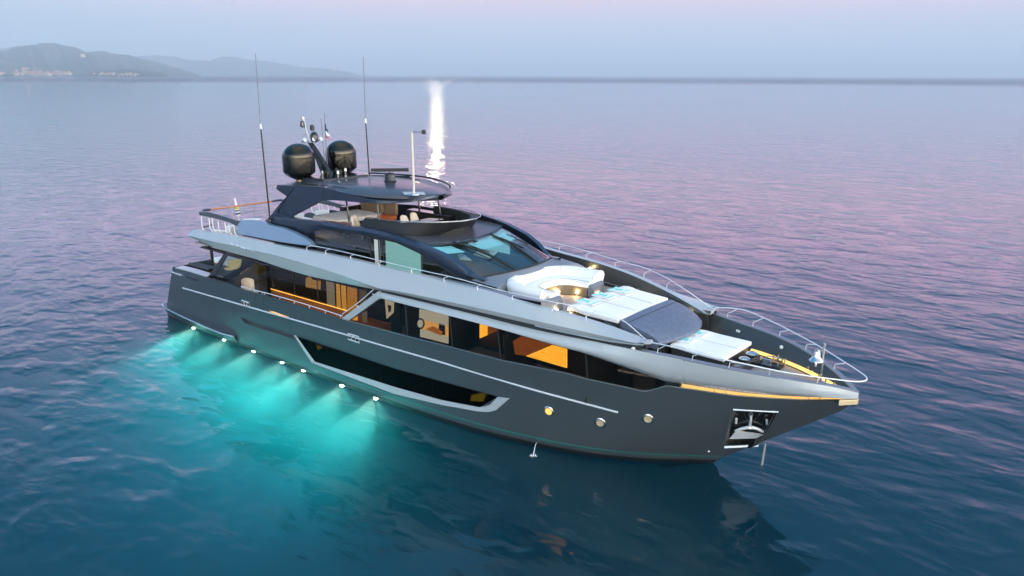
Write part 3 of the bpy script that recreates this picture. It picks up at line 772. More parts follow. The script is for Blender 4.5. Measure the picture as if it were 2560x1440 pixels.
# bar cabinet with tan and orange front across the after part of the bridge
# ------------------------------------------------------------------ hardtop
def HO(t):   # outline, starboard half from aft to the tip
    return t
hx = curve((9.55, 2.02), (10.2, 2.22), (12, 2.34), (14, 2.34), (15.4, 2.10), (16.3, 1.66), (17.0, 1.0), (17.42, .18))
hz = curve((9.5, 7.36), (11, 7.52), (14, 7.60), (16, 7.52), (17.45, 7.46))
X = list(np.linspace(9.55, 17, 40))+[17.1, 17.2, 17.3, 17.38, 17.42]
ru = [Vector((x, -hx(x)+.10, hz(x))) for x in X]; re = [Vector((x, -hx(x)-.02, hz(x)-.09)) for x in X]; rl = [Vector((x, -hx(x)+.14, hz(x)-.19)) for x in X]
crown = [Vector((x, -hx(x)*.45, hz(x)+.09*min(1, (17.6-x)/1.5))) for x in X]
def fullrows(L): return [list(r) for r in L]
rws = [ru, crown, [Vector((p.x, 0, p.z+.02)) for p in crown]]
s_ = MB().grid([rl, re]+rws); s_.grid([rl, [Vector((p.x, 0, p.z)) for p in rl]]); s_.mirror_join()
a = [r[0] for r in [rl, re]+rws]; s_.grid([[p for p in a], [Vector((p.x, -p.y, p.z)) for p in a]])
ht = obj('hardtop', s_, mat('hardtop_paint', (.060, .066, .085), .40, .35, .3, noise=(1.2, .06)), yacht, angle=40)
# lower dark brow of the hardtop and the raked legs that carry it
LEG = [(680, 533), (700, 508), (716, 491), (690, 473), (692, 462), (737, 464), (806, 467), (806, 501), (792, 508), (755, 527), (722, 545), (700, 545)]
Lp = [at(px, py, 'y', -2.42) for px, py in LEG]
leg = obj('hardtop_leg', MB().prism(Lp, (0, .16, 0)).mirror(), M['arch'], yacht, bevel=.02, angle=30)
bf = lambda x, z: hx(x)+.05 if x < 17.4 else .2
bt_ = smoothline([onB(px, py, bf) for px, py in ((802, 467), (842, 477), (911, 495), (955, 501), (1000, 502), (1050, 497), (1090, 488))], 6)
bb_ = smoothline([onB(px, py, bf) for px, py in ((802, 502), (842, 501), (895, 506), (940, 508), (985, 508), (1046, 503), (1094, 490))], 6)
X = np.linspace(max(bt_[0].x, bb_[0].x), min(bt_[-1].x, bb_[-1].x), 50)
ta, tb = byx(bt_, X), byx(bb_, X)
obj('hardtop_brow', MB().grid([[p+Vector((0, .3, 0)) for p in ta], ta, tb, [p+Vector((0, .3, .02)) for p in tb]]).mirror(), M['arch'], ht, angle=50)
obj('leg_seam', MB().tube([at(px, py, 'y', -2.43) for px, py in ((737, 468), (722, 485), (706, 508), (697, 525), (692, 540))], .016, 5).mirror(), M['matte'], leg)
obj('leg_seam', MB().tube([at(px, py, 'y', -2.43) for px, py in ((728, 492), (741, 495))], .014, 5).mirror(), M['matte'], leg)
obj('leg_foot', MB().prism([at(px, py, 'y', -2.6) for px, py in ((664, 551), (682, 532), (724, 543), (724, 548), (690, 552))], (0, .25, 0)).mirror(), M['arch'], yacht, bevel=.02)
# black inlaid strips on the hardtop and a grey hatch in its nose
for sg in (1,):
    P = [Vector((x, -hx(x)+.30+.10*(x-11)*.3, hz(x)+.035)) for x in np.linspace(11.2, 14.3, 20)]
    obj('hardtop_strip', MB().shell([P, [p+Vector((0, .12, .012)) for p in P]], (0, 0, -.02)).mirror(), M['black'], ht)
P0_ = [Vector((16.55, -1.12, 7.53)), Vector((17.12, -.55, 7.51)), Vector((16.82, -.32, 7.55)), Vector((16.25, -.95, 7.57))]
obj('nose_hatch', MB().prism(P0_, (0, 0, .02)), M['silver'], ht, smooth=False)
P = [Vector((x, hx(x)-.06, hz(x)+.10)) for x in np.linspace(10.6, 16.9, 30)]
obj('hardtop_rail', MB().tube(P, .035, 6), M['matte'], ht)
for px, py in ((960, 480),): obj('sky_lamp', MB().lathe([(.09, 0), (.09, .03), (.05, .05)], (14.9, -.9, 7.58), 16), M['matte'], ht)
for x, y in ((15.9, -1.75), (15.9, 1.6), (14.3, 1.95), (14.3, -1.95)):
    obj('hardtop_post', MB().tube([(x-.1, y*1.0, 6.3), (x-.3, y*.98, 7.4)], .04, 8), M['black'], yacht)
# domes
def dome_prof(): 
    pr = [(.14, .10), (.26, .15), (.44, .24), (.62, .38), (.675, .44)]
    pr += [(.69, .48), (.69, 1.08)]
    pr += [(.69*math.cos(a), 1.08+.60*math.sin(a)) for a in np.linspace(.12, 1.52, 12)]
    return pr
for y, loc in ((-1.15, (10.0, -1.15, 7.45)), (1.15, (10.0, 1.15, 7.45))):
    ped = [(.10, -.02), (.24, -.02), (.24, .04), (.17, .06), (.17, .14)]
    d_ = obj('satellite_dome', MB().lathe([(r_, z) for r_, z in dome_prof()], loc, 40), M['dome'], yacht, angle=50)
    obj('dome_pedestal', MB().lathe(ped, loc, 24), mat('bronze_pedestal', (.30, .22, .13), .3, .9), d_)
# mast: a forked black base leaning aft, with lamps and horns
ms = thing_mast = obj('mast', MB().loft([[Vector((10.6+dx, dy, 7.5)) for dx, dy in ((-.35, -.12), (.35, -.12), (.35, .12), (-.35, .12))],
      [Vector((9.7+dx, dy, 8.7)) for dx, dy in ((-.16, -.09), (.16, -.09), (.16, .09), (-.16, .09))], [Vector((9.35+dx, dy, 9.05)) for dx, dy in ((-.12, -.08), (.1, -.08), (.1, .08), (-.12, .08))]]), M['black'], yacht, bevel=.03)
obj('mast_pole', MB().tube([(9.38, 0, 9.0), (9.1, 0, 9.6), (8.95, 0, 10.05)], .05, 8), M['steel'], ms)
obj('mast_light', MB().lathe([(.05, 0), (.09, .02), (.09, .12), (.05, .15)], (8.92, 0, 10.05), 16), M['chrome'], ms)
obj('mast_light', MB().lathe([(.05, 0), (.11, .05), (.09, .26), (.03, .30)], (9.05, -.14, 9.7), 16), M['black'], ms)
obj('mast_light', MB().lathe([(.05, 0), (.10, .04), (.10, .22), (.04, .27)], (9.25, .22, 9.55), 16), M['black'], ms)
obj('camera_pod', MB().lathe([(.08, 0), (.17, .06), (.17, .32), (.12, .42), (.04, .47)], (9.42, .18, 9.05), 20), M['black'], ms)
obj('crosstree', MB().tube([(9.3, -.42, 9.1), (9.3, .48, 9.1)], .03, 8), M['steel'], ms)
for y in (-.42, .05, .46): obj('horn', MB().lathe([(.03, -.15), (.035, .05), (.09, .16)], (9.4, y, 9.14), 14, M=Matrix.Rotation(R(70), 3, 'Y')), M['chrome'], ms)
obj('crosstree', MB().tube([(9.2, -.3, 9.42), (9.2, .36, 9.42)], .022, 8), M['steel'], ms)
for x, y, s in ((10.9, -.35, .16), (11.1, .2, .14), (10.5, .45, .15), (11.3, -.1, .12), (10.75, .75, .12), (10.9, -.62, .1)):
    obj('deck_fitting', MB().lathe([(s*.5, 0), (s*.6, .03), (s*.35, .08), (s*.35, .22), (s*.6, .26), (s*.5, .38), (s*.1, .42)], (x, y, 7.56), 12), M['matte' if s > .125 else 'steel'], ms)
obj('mast_base', MB().box((10.9, 0, 7.62), (1.7, 2.4, .20)), M['black'], ms, bevel=.05)
# thin aerials beside the mast
for x, y, h in ((9.6, .55, 2.6), ):
    obj('aerial', MB().tube([(x, y, 7.5), (x-.12, y, 7.5+h)], .014, 6), M['grey'], yacht)
# open-array radar
rd = obj('radar', MB().lathe([(.24, 0), (.26, .04), (.22, .10), (.22, .30), (.17, .38), (.08, .40)], (14.25, .25, 7.68), 20), M['black'], yacht)
obj('radar_array', MB().box((14.25, .25, 8.18), (1.55, .14, .13), rz=R(129.5-90+90-85)), M['matte'], rd, bevel=.03)
obj('radar_foot', MB().box((14.35, .2, 7.66), (.5, .4, .06)), M['grey'], rd, bevel=.02)
# tall whip antennas
for y in (-2.8, 2.8):
    a_ = obj('whip_antenna', MB().tube([(10.02, y, 6.0), (9.93, y, 8.0), (9.86, y, 9.82)], [.035, .03, .026], 8), M['matte'], yacht)
    obj('antenna_joint', MB().tube([(9.86, y, 9.8), (9.855, y, 10.0)], .036, 8), M['white'], a_)
    obj('antenna_tip', MB().tube([(9.855, y, 10.0), (9.88, y, 12.78)], [.022, .012], 8), M['grey'], a_)
    obj('antenna_stay', MB().tube([(9.95, y, 7.45), (9.9, y*.88, 7.48), (10.05, y*.83, 7.46), (10.6, y*.85, 7.1)], .02, 6), M['steel'], a_)
    obj('antenna_base', MB().lathe([(.09, 0), (.09, .1), (.04, .16)], (10.02, y, 5.95), 12), M['black'], a_)
# camera pole on the hardtop
pp = at(1035, 487, 'z', 7.55)
cp = obj('camera_pole', MB().tube([pp, pp+Vector((-.02, 0, 2.35))], .045, 8), mat('pale_pole', (.62, .56, .48), .4), yacht)
obj('pole_foot', MB().lathe([(.22, 0), (.20, .05), (.08, .08)], pp, 18), M['chrome'], cp)
e = pp+Vector((-.02, 0, 2.35)); d = Vector((_rt[0], _rt[1], 0))
obj('pole_arm', MB().tube([e, e+d*.1+Vector((0, 0, .01)), e+d*.38+Vector((0, 0, .0))], .022, 6), M['grey'], cp)
obj('pole_camera', MB().lathe([(.03, -.1), (.08, -.06), (.085, .04), (.03, .08)], e+d*.45+Vector((0, 0, .02)), 14), M['black'], cp)

# ------------------------------------------------------------------ upper deck wing (light blue-grey) and after rail
WG = [(588, 583), (583, 562), (590, 553), (612, 553), (640, 558), (662, 566), (690, 572), (720, 583), (748, 596), (765, 606), (778, 619), (772, 617), (740, 613), (700, 607), (640, 595), (592, 586)]
wp = [at(px, py, 'y', -3.32) for px, py in WG]
TW = lambda p: Vector((0, .35*max(0, min(1, (p.z-5.1)/.9)), 0))
s_ = MB().prism([p+TW(p) for p in wp], (0, .2, 0)).mirror()
wing = obj('deck_wing', s_, mat('wing_paint', (.22, .31, .40), .34, .5, .3, noise=(.9, .03)), yacht, bevel=.03)
BM = [(496, 530), (520, 530), (560, 541), (590, 551), (606, 553), (590, 566), (575, 557), (540, 547), (498, 538)]
obj('wing_arm', MB().prism([at(px, py, 'y', -3.0) for px, py in BM], (0, .16, 0)).mirror(), M['hull'], wing, bevel=.02)
obj('wing_shelf', MB().shell([[Vector((x, -T_(x)+.22, 5.15)) for x in np.linspace(8.2, 13.4, 20)], [Vector((x, -2.72, 5.15)) for x in np.linspace(8.2, 13.4, 20)]], (0, 0, -.05)).mirror(), M['matte'], yacht)
# after rail of the upper deck: teak cap between two dark end pieces
tr_ = [Vector((3.45, y, 5.62)) for y in np.linspace(-1.75, 1.75, 14)]
rl_ = obj('stern_rail', MB().tube(tr_, .04, 8), M['teakrail'], yacht)
for sg in (-1, 1):
    obj('rail_end', MB().tube(smoothline([(3.45, 1.75*sg, 5.62), (3.5, 2.15*sg, 5.63), (3.9, 2.45*sg, 5.62), (4.6, 2.65*sg, 5.62)], 5), .055, 8), M['arch'], rl_)
for y in (-1.7, -.6, .6, 1.7):
    obj('rail_post', MB().tube([(3.46, y, 5.6), (3.5, y, 4.9)], .014, 6), M['steel'], rl_)
obj('rail_wire', MB().tube([(3.48, -1.75, 5.25), (3.48, 1.75, 5.25)], .010, 5), M['steel'], rl_)
s_ = MB()
for (ax_, ay, bx, by) in ((503, 540, 506, 577), (522, 545, 526, 577), (530, 547, 534, 579), (545, 552, 548, 583), (562, 558, 566, 586), (572, 560, 577, 588), (584, 563, 590, 590)):
    a, b = at(ax_, ay, 'y', -3.05), at(bx, by, 'y', -3.1)
    obj('rail_stanchion', MB().tube([a, a.lerp(b, .75), b+Vector((.12, 0, .04)), b+Vector((.2, 0, .0))], .022, 6).mirror(), M['white'], rl_)
obj('rail_bar', MB().tube([at(508, 568, 'y', -3.0), at(530, 562, 'y', -2.2)], .03, 6), M['matte'], rl_)
# name in silver letters on the coaming: too blurred to read in the photograph, built as the same small marks
s_ = MB()
for x0, y0, x1, y1, t in ((577, 607, 580, 612, 0), (580, 610, 586, 613, 0), (591, 612, 592, 616, 1), (594, 613, 598, 616, 0), (602, 616, 605, 621, 1), (605, 619, 608, 618, 0), (609, 618, 612, 623, 1), (612, 623, 615, 619, 0), (617, 621, 620, 623, 1), (622, 624, 626, 625, 0), (628, 625, 631, 627, 1), (633, 627, 635, 628, 0)):
    a = onB(x0, y0, lambda x, z: Bo(x)+.075); b = onB(x1, y1, lambda x, z: Bo(x)+.075)
    s_.tube([a, b], .022 if t else .016, 5)
obj('name_lettering', s_, mat('letter_silver', (.62, .68, .72), .5), coam)

# ------------------------------------------------------------------ rails
def rail(name, top_px, posts, zf, bf, r=.024):
    pass
# foredeck rail along the coaming
fr_x = [(13.4, 3.30, 5.45), (15, 3.34, 5.50), (18, 3.38, 5.47), (20, 3.38, 5.45), (21, 3.32, 5.43), (22, 3.25, 5.37), (23, 3.17, 5.29), (24, 3.03, 5.23), (25, 2.87, 5.18), (26, 2.50, 5.08), (26.7, 2.22, 4.94), (27.2, 2.12, 4.78), (27.8, 2.16, 4.48), (27.95, 2.18, 4.42)]
P = smoothline([Vector((x, -y, z)) for x, y, z in fr_x], 6)
fr0 = obj('side_rail', MB().tube(P, .015, 8).mirror(), M['strake'], yacht)
for x in (13.5, 14.7, 16.2, 17.8, 19.5, 21.0, 22.4, 23.8, 25.2, 26.3):
    t = lerp_line(P, x); b = Vector((x-.25, -T_(x-.25), lerp_line(ut, x-.25).z+.0)); k = Vector((b.x-.02, b.y, b.z+.12))
    obj('rail_stanchion', MB().tube([t, k.lerp(t, .15)+Vector((0, 0, .02)), k, b], .013, 6).mirror(), M['strake'], fr0)
b = Vector((27.95, -2.2, 4.42)); obj('rail_stanchion', MB().tube([b, b+Vector((.02, .02, -.12)), b+Vector((-.08, 0, -.32))], .016, 6).mirror(), M['chrome'], fr0)
# bow rail
br_x = [(27.9, 2.30, 4.32), (28.2, 2.36, 4.42), (29, 2.42, 4.47), (30, 2.17, 4.36), (31, 1.79, 4.23), (32, 1.32, 4.09), (33, .68, 3.97), (33.45, .36, 3.92), (33.62, .12, 3.91)]
P = [Vector((x, -y, z)) for x, y, z in br_x]
PP = smoothline(P+mir(P)[::-1], 6)
br = obj('bow_rail', MB().tube(PP, .020, 8), M['strake'], yacht)
half = smoothline(P, 6)
for x in (28.5, 29.5, 30.5, 31.5, 32.6):
    t = lerp_line(half, x+.25); b = Vector((x-.05, -Bo(x)+.08, bz(x))); k = b+Vector((.02, -.0, .16))
    obj('rail_stanchion', MB().tube([t, k+Vector((.08, -.02, .03)), k, b], .014, 6).mirror(), M['strake'], br)
# rail along the main-deck bulwark and up the slanted frame
mr_px = [(603, 716), (640, 726), (675, 735), (755, 758), (800, 772), (856, 790)]
P = on_hull(mr_px, -.02); Q = [onB(px, py, hY(-.02)) for px, py in ((858, 790), (900, 760), (936, 729))]
mr0 = obj('main_deck_rail', MB().tube(smoothline(P, 5), .020, 8).mirror(), M['strake'], yacht)
obj('slanted_rail', MB().tube(smoothline([Vector((p.x-.06, p.y, p.z+.06)) for p in Q], 4), .018, 8).mirror(), M['strake'], mr0)
for (ax_, ay, bx, by) in ((605, 717, 603, 725), (637, 726, 636, 734), (644, 728, 643, 737), (656, 731, 655, 740), (662, 733, 661, 741), (700, 744, 699, 752), (736, 753, 735, 763), (774, 764, 773, 774), (814, 776, 813, 786), (852, 788, 850, 797)):
    obj('rail_stanchion', MB().tube([onB(ax_, ay, hY(-.02)), onB(bx, by, hY(-.02))], .017, 6).mirror(), M['strake'], mr0)
for (ax_, ay, bx, by) in ((893, 764, 897, 769), (931, 734, 936, 739)):
    obj('rail_stanchion', MB().tube([onB(ax_, ay, hY(-.02)), onB(bx, by, hY(-.02))], .017, 6).mirror(), M['strake'], mr0)
# glazed wind break at the after end of the side deck
WB_ = [(522, 690), (562, 630), (638, 654), (625, 665), (580, 700), (558, 702)]
wb = [at(px, py, 'y', -3.42) for px, py in WB_]
IN_ = [(537, 688), (566, 639), (605, 649), (601, 667), (556, 695)]
wi = [at(px, py, 'y', -3.44) for px, py in IN_]
def ring_plate(outer, inner, off):
    s_ = MB(); n = 60
    def loopres(P): return resample(list(P)+[P[0]], n+1)[:-1]
    o_, i_ = loopres(outer), loopres(inner)
    # start both loops at the same corner
    j = min(range(n), key=lambda k: (i_[k]-o_[0]).length); i_ = i_[j:]+i_[:j]
    s_.loft([o_, i_, [p+Vector(off) for p in i_], [p+Vector(off) for p in o_], o_], caps=False); return s_
wbk = obj('wind_break', ring_plate(wb, wi, (0, .10, 0)).mirror(), M['black'], yacht)
obj('pane', MB().prism(wi, (0, .012, 0)).mirror(), M['clear'], wbk, smooth=False)
obj('stern_pillar', MB().tube([at(527, 614, 'y', -2.95), at(532, 662, 'y', -2.95)], .07, 8).mirror(), M['black'], yacht)
# quarter: bulwark top, cleats and stowage at the stern
P = on_hull([(438, 668), (470, 676), (515, 690)], -.0)
qb = obj('quarter_cap', MB().shell([P, [p+Vector((0, .42, .01)) for p in P]], (0, 0, -.06)).mirror(), M['silver'], yacht, bevel=.01)
P = on_hull([(430, 680), (456, 689)], .0); obj('stern_fairlead', MB().tube(P, .06, 8).mirror(), M['chrome'], qb)
P = on_hull([(466, 692), (496, 702)], .012); obj('quarter_slot', MB().tube(P, .04, 6).mirror(), M['black'], qb)
obj('quarter_locker', MB().box((3.7, -2.55, 2.75), (1.7, .6, .5)).mirror(), M['matte'], yacht, bevel=.04)
obj('aft_bulwark', MB().box((2.55, 0, 2.55), (.25, 5.2, .9)), M['hull'], yacht, bevel=.04)

# ------------------------------------------------------------------ foredeck: sofa, sun beds, towels
def Uaft(x0, hw_, xa, z, n=44, p=3.2):
    out = []
    for k in range(n+1):
        a = -math.pi/2+math.pi*k/n; c, s = math.cos(a), math.sin(a)
        out.append(Vector((x0-(x0-xa)*abs(c)**(2/p), hw_*math.copysign(abs(s)**(2/p), s), z)))
    return out
sofa = thing('foredeck_sofa', 'white U shaped sofa on the foredeck below the windscreen', 'sofa', (23, 0, 4.30))
SX = 23.82
prof = [(.06, 4.62), (-.02, 4.94), (.04, 5.08), (.18, 5.13), (.34, 5.07), (.62, 4.86)]
g = [Uaft(SX-.15*min(1, d*2+.2), 1.92-d, 21.62+d, z) for d, z in prof]
g += [Uaft(SX-.2, 1.34, 22.2, 4.70), Uaft(SX-.2, 1.76, 21.8, 4.56)]
g_back = [list(r) for r in g[:6]]
s_ = MB().grid(g)
for i in (0, -1): s_.face([r[i] for r in g])
obj('back_cushion', s_, M['cush'], sofa, angle=50)
pr2 = [(.54, 4.66), (.54, 4.86), (.60, 4.88), (1.0, 4.86), (1.09, 4.80), (1.10, 4.66)]
g = [Uaft(SX, 1.92-d, 21.62+d, z) for d, z in pr2]
g_seat = [list(r) for r in g]
s_ = MB().grid(g)
for i in (0, -1): s_.face([r[i] for r in g])
obj('seat_cushion', s_, M['cush'], sofa, angle=40)
pr3 = [(.06, 4.29), (.04, 4.60), (1.05, 4.67), (.98, 4.29)]
g = [Uaft(SX-.05, 1.92-d, 21.62+d, z) for d, z in pr3]
s_ = MB().grid(g)
for i in (0, -1): s_.face([r[i] for r in g])
obj('base', s_, M['grey'], sofa, angle=30)
pr4 = [(1.06, 4.30), (1.06, 4.655)]
obj('base_panel', MB().grid([Uaft(SX-.04, 1.92-d, 21.62+d, z) for d, z in pr4]), mat('sofa_base_panel', (.16, .145, .12), .4, .4), sofa)
for sg in (-1, 1):
    obj('arm_end', MB().loft([[Vector((SX-.02, sg*.86, 4.30)), Vector((SX-.02, sg*1.8, 4.30)), Vector((SX-.02, sg*1.8, 4.78)), Vector((SX-.02, sg*.86, 4.78))],
        [Vector((SX+.22, sg*.92, 4.30)), Vector((SX+.16, sg*1.72, 4.30)), Vector((SX+.10, sg*1.72, 4.72)), Vector((SX+.16, sg*.92, 4.72))]]), M['grey'], sofa, bevel=.04)

seam = mat('cushion_seam', (.42, .42, .42), .8)
for k in (0, 11, 18, 26, 33, 44):
    obj('seam', MB().tube([r[k]+Vector((0, 0, .004)) for r in g_back[1:]], .008, 5), seam, sofa)
obj('piping', MB().tube([p+Vector((0, 0, .006)) for p in g_seat[3]], .010, 5), seam, sofa)
def pad(x0, x1, w0, w1, z0, z1, th, crown=.02, curve_=0.0, rise=0):
    """a soft mattress, tapering forward"""
    rows = []
    nx, ny = 14, 14
    def P(u, v, top):
        x = x0+(x1-x0)*u; hwid = w0+(w1-w0)*u; y = hwid*(2*v-1)
        x += curve_*(1-(2*v-1)**2)*u
        z = z0+(z1-z0)*u+rise*math.exp(-((u-.16)/.13)**2)
        e = min(u, 1-u)*(x1-x0); f = min(v, 1-v)*2*hwid
        z += (crown*min(1, min(e, f)/.3)) if top else -th
        return Vector((x, y, z))
    top = [[P(i/nx, j/ny, 1) for j in range(ny+1)] for i in range(nx+1)]; bot = [[P(i/nx, j/ny, 0) for j in range(ny+1)] for i in range(nx+1)]
    s_ = MB().grid(top).grid(bot, 0, True)
    A = top[0]+[r[-1] for r in top[1:]]+top[-1][-2::-1]+[r[0] for r in top[-2:0:-1]]
    B = bot[0]+[r[-1] for r in bot[1:]]+bot[-1][-2::-1]+[r[0] for r in bot[-2:0:-1]]
    s_.grid([A+[A[0]], B+[B[0]]], 0, True); return s_
sb = thing('sun_bed', 'large white sun bed in the middle of the foredeck, in front of the sofa', 'sun bed', (25.7, 0, 4.28), group='white sun beds on the bow')
obj('mattress', pad(24.74, 26.62, 1.72, 1.60, 4.72, 4.64, .16, .03, .10, .05), M['cush'], sb, bevel=.035, seg=3)
obj('base', MB().loft([[Vector((24.85, -1.62, 4.28)), Vector((24.85, 1.62, 4.28)), Vector((26.7, 1.5, 4.28)), Vector((26.7, -1.5, 4.28))],
                       [Vector((24.78, -1.68, 4.57)), Vector((24.78, 1.68, 4.57)), Vector((26.66, 1.57, 4.50)), Vector((26.66, -1.57, 4.50))]]), M['inner'], sb, bevel=.02)
for y in (-.56, .56): obj('seam', MB().tube([(24.80, y, 4.745), (25.05, y, 4.80), (25.3, y, 4.765), (26.6, y*.95, 4.675)], .007, 5), seam, sb)
obj('seam', MB().tube([Vector((25.42, y, 4.742)) for y in np.linspace(-1.66, 1.66, 9)], .007, 5), seam, sb)
# sloping grey hatch in front of it
g = []
for u in np.linspace(0, 1, 12):
    x = 26.70+1.28*u; wd = 1.60-.17*u**2; z = 4.60-.36*u**1.35-.10*u**6
    g.append([Vector((x+.36*(1-(v)**2)*u, wd*v, z+.05*(1-v*v))) for v in np.linspace(-1, 1, 25)])
s_ = MB().grid(g)
s_.grid([g[-1], [p+Vector((.02, 0, -.10)) for p in g[-1]]])
for i in (0, -1): s_.grid([[r[i] for r in g], [Vector((r[i].x, r[i].y*.985, 4.27 if r[i].x < 27.3 else 3.9)) for r in g]])
hatch = obj('tender_hatch', s_, M['nonskid'], yacht, angle=30)
obj('hatch_seam', MB().tube([p+Vector((0, 0, .004)) for p in g[2]], .008, 5), M['matte'], hatch)
obj('hatch_lip', MB().grid([[p+Vector((-.03, 0, -.10)) for p in g[-1]], [Vector((p.x-.25, p.y*.97, p.z-.30)) for p in g[-1]]]), M['steel'], hatch)
obj('hatch_skirt', MB().grid([[Vector((p.x-.16, p.y, p.z-.2)) for p in g[-1]], [Vector((p.x-.3, p.y, BD)) for p in g[-1]]]), M['matte'], hatch)
for sg in (-1, 1):
    obj('coaming_end', MB().shell([[Vector((26.4, sg*2.0, 4.62)), Vector((27.2, sg*1.98, 4.4)), Vector((27.9, sg*2.0, 4.2))], [Vector((26.4, sg*2.0, 4.2)), Vector((27.2, sg*1.98, 3.8)), Vector((28.0, sg*2.05, BD))]], (0, .05*sg, 0)), M['inner'], hatch)

sb2 = thing('sun_bed', 'smaller white sun bed low in the bow, ahead of the sloping grey hatch', 'sun bed', (29, 0, BD), group='white sun beds on the bow')
obj('mattress', pad(28.12, 29.92, .98, 1.0, 3.99, 3.95, .13, .025, .0, .02), M['cush'], sb2, bevel=.035, seg=3)
obj('base', MB().box((29.0, 0, 3.60), (1.72, 1.86, .50)), M['inner'], sb2, bevel=.03)

obj('seam', MB().tube([(28.16, 0, 4.018), (29.88, 0, 3.978)], .007, 5), seam, sb2)
def towel(name, label, loc, rz, L, Wd, thick=.03, stripes=((.12, .2),)):
    t = thing(name, label, 'towel', loc, rz, 'rolled out towels on the sun beds')
    nx, ny = 10, 6
    top = [[Vector((-L/2+L*i/nx, -Wd/2+Wd*j/ny, thick+.008*math.sin(i*1.9+j)+.01*math.sin(j*2.3))) for j in range(ny+1)] for i in range(nx+1)]
    s_ = MB().shell(top, (0, 0, -thick*.8)); obj('cloth', s_, M['towel'], t, local=True, bevel=.01)
    for a, b in stripes:
        st = [[Vector((-L/2+L*u, -Wd/2+Wd*(j/ny)*.96+.02*Wd, thick+.008+.008*math.sin(u*nx*1.9+j)+.01*math.sin(j*2.3))) for j in range(ny+1)] for u in np.linspace(a, b, 4)]
        obj('stripe', MB().shell(st, (0, 0, -.01)), M['turq'], t, local=True)
    st = [[Vector((-L/2+L*u, -Wd*.1+Wd*.2*v, thick+.022)) for v in (0, .5, 1)] for u in (.25, .45, .65)]
    obj('stripe', MB().shell(st, (0, 0, -.016)), M['turq'], t, local=True)
    return t
towel('towel', 'white towel with turquoise border nearest the camera on the large sun bed', (25.10, -1.05, 4.78), 0, .72, .50, .03, ((.03, .14), (.86, .92)))
towel('towel', 'white towel with turquoise border in the middle of three on the large sun bed', (25.12, -.1, 4.79), 0, .72, .50, .03, ((.03, .16), (.86, .92)))
towel('towel', 'white towel with turquoise border farthest of three on the large sun bed', (25.12, .88, 4.78), 0, .72, .50, .03, ((.03, .14), (.86, .92)))
towel('towel', 'folded turquoise and white towel on the low bow sun bed, nearer one', (28.42, -.45, 4.02), 0, .46, .50, .03, ((.02, .28),))
towel('towel', 'folded turquoise and white towel on the low bow sun bed, farther one', (28.42, .42, 4.02), 0, .46, .50, .03, ((.02, .28),))

# bow deck gear
def pt(px, py, z): return at(px, py, 'z', z)
for px, py, s in ((1876, 912, 1.0), (1858, 925, .9)):
    c = pt(px, py, BD); 
    w_ = obj('windlass', MB().lathe([(.10*s, 0), (.16*s, .02), (.16*s, .06), (.09*s, .10), (.07*s, .24), (.09*s, .30), (.19*s, .34), (.20*s, .38), (.12*s, .42)], c, 24), M['chrome'], yacht)
    obj('chain_wheel', MB().tube([c+Vector((0, -.22, .1)), c+Vector((0, .22, .1))], .11*s, 14), M['steel'], w_)
c = pt(1925, 916, BD)
bh = obj('chain_hatch', MB().box((c.x, c.y, BD+.05), (.75, .42, .08)), M['black'], yacht, bevel=.02)
obj('chain_stopper', MB().box((c.x-.15, c.y+.1, BD+.14), (.30, .12, .12), rz=.1), M['chrome'], bh, bevel=.02)
obj('hatch_bar', MB().tube([(c.x-.3, c.y+.22, BD+.1), (c.x-.2, c.y+.3, BD+.22), (c.x+.3, c.y+.3, BD+.22)], .02, 6), M['steel'], bh)
obj('bow_locker', MB().box((30.15, .0, 3.52), (.36, 1.5, .3)), M['black'], yacht, bevel=.03)
for px, py in ((1945, 903), (2020, 932), (2052, 955), (1793, 817)):
    c = pt(px, py, BD+.05)
    q_ = obj('bollard', MB().tube([c, c+Vector((0, 0, .22))], .03, 10), M['chrome'], yacht)
    obj('bollard_bar', MB().tube([c+Vector((-.12, .05, .04)), c+Vector((.14, -.06, .04))], .022, 8), M['steel'], q_)
    obj('bollard_post', MB().tube([c+Vector((.16, -.08, 0)), c+Vector((.16, -.08, .16))], .026, 8), M['chrome'], q_)
# warm LED rail along the far bulwark's foot (the same slot, from inside)
P = [Vector((x, Bo(x)-.42-.25*(33.2-x)/5.6-.02, BD+.10)) for x in np.linspace(29.7, 32.9, 24)]
fl = glow('bow_floor_led', (1.0, .62, .18), 1.9)
obj('bow_floor_led', MB().tube(P, .055, 8), fl, yacht)
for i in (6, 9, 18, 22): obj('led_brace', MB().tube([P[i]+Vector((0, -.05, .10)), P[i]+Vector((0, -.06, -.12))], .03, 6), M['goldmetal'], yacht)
# bow lamp post with the bell
pb = pt(2051, 957, BD)
bp_ = obj('bow_post', MB().tube([pb, pb+Vector((-.0, 0, 1.12))], .028, 8), M['steel'], yacht)
obj('post_cap', MB().lathe([(.03, 0), (.05, .02), (.05, .08), (.02, .1)], pb+Vector((0, 0, 1.12)), 12), M['chrome'], bp_)
bc_ = pb+Vector((-.15, -.13, .95))
obj('post_arm', MB().tube([pb+Vector((0, 0, .98)), bc_+Vector((0, 0, .06))], .014, 6), M['steel'], bp_)
bell = thing('ship_bell', 'shiny steel bell hanging from the post at the bow', 'bell', bc_)
obj('bell_body', MB().lathe([(.03, .04), (.08, .03), (.10, -.02), (.11, -.12), (.14, -.19), (.20, -.24), (.205, -.26), (.19, -.26)], bc_, 28), M['chrome'], bell)
obj('clapper', MB().lathe([(.02, -.24), (.022, -.34), (.04, -.38), (.035, -.44), (.01, -.46)], bc_, 12), M['steel'], bell)
obj('bell_crown', MB().tube([bc_+Vector((-.03, 0, .04)), bc_+Vector((0, 0, .09)), bc_+Vector((.03, 0, .04))], .012, 6), M['chrome'], bell)
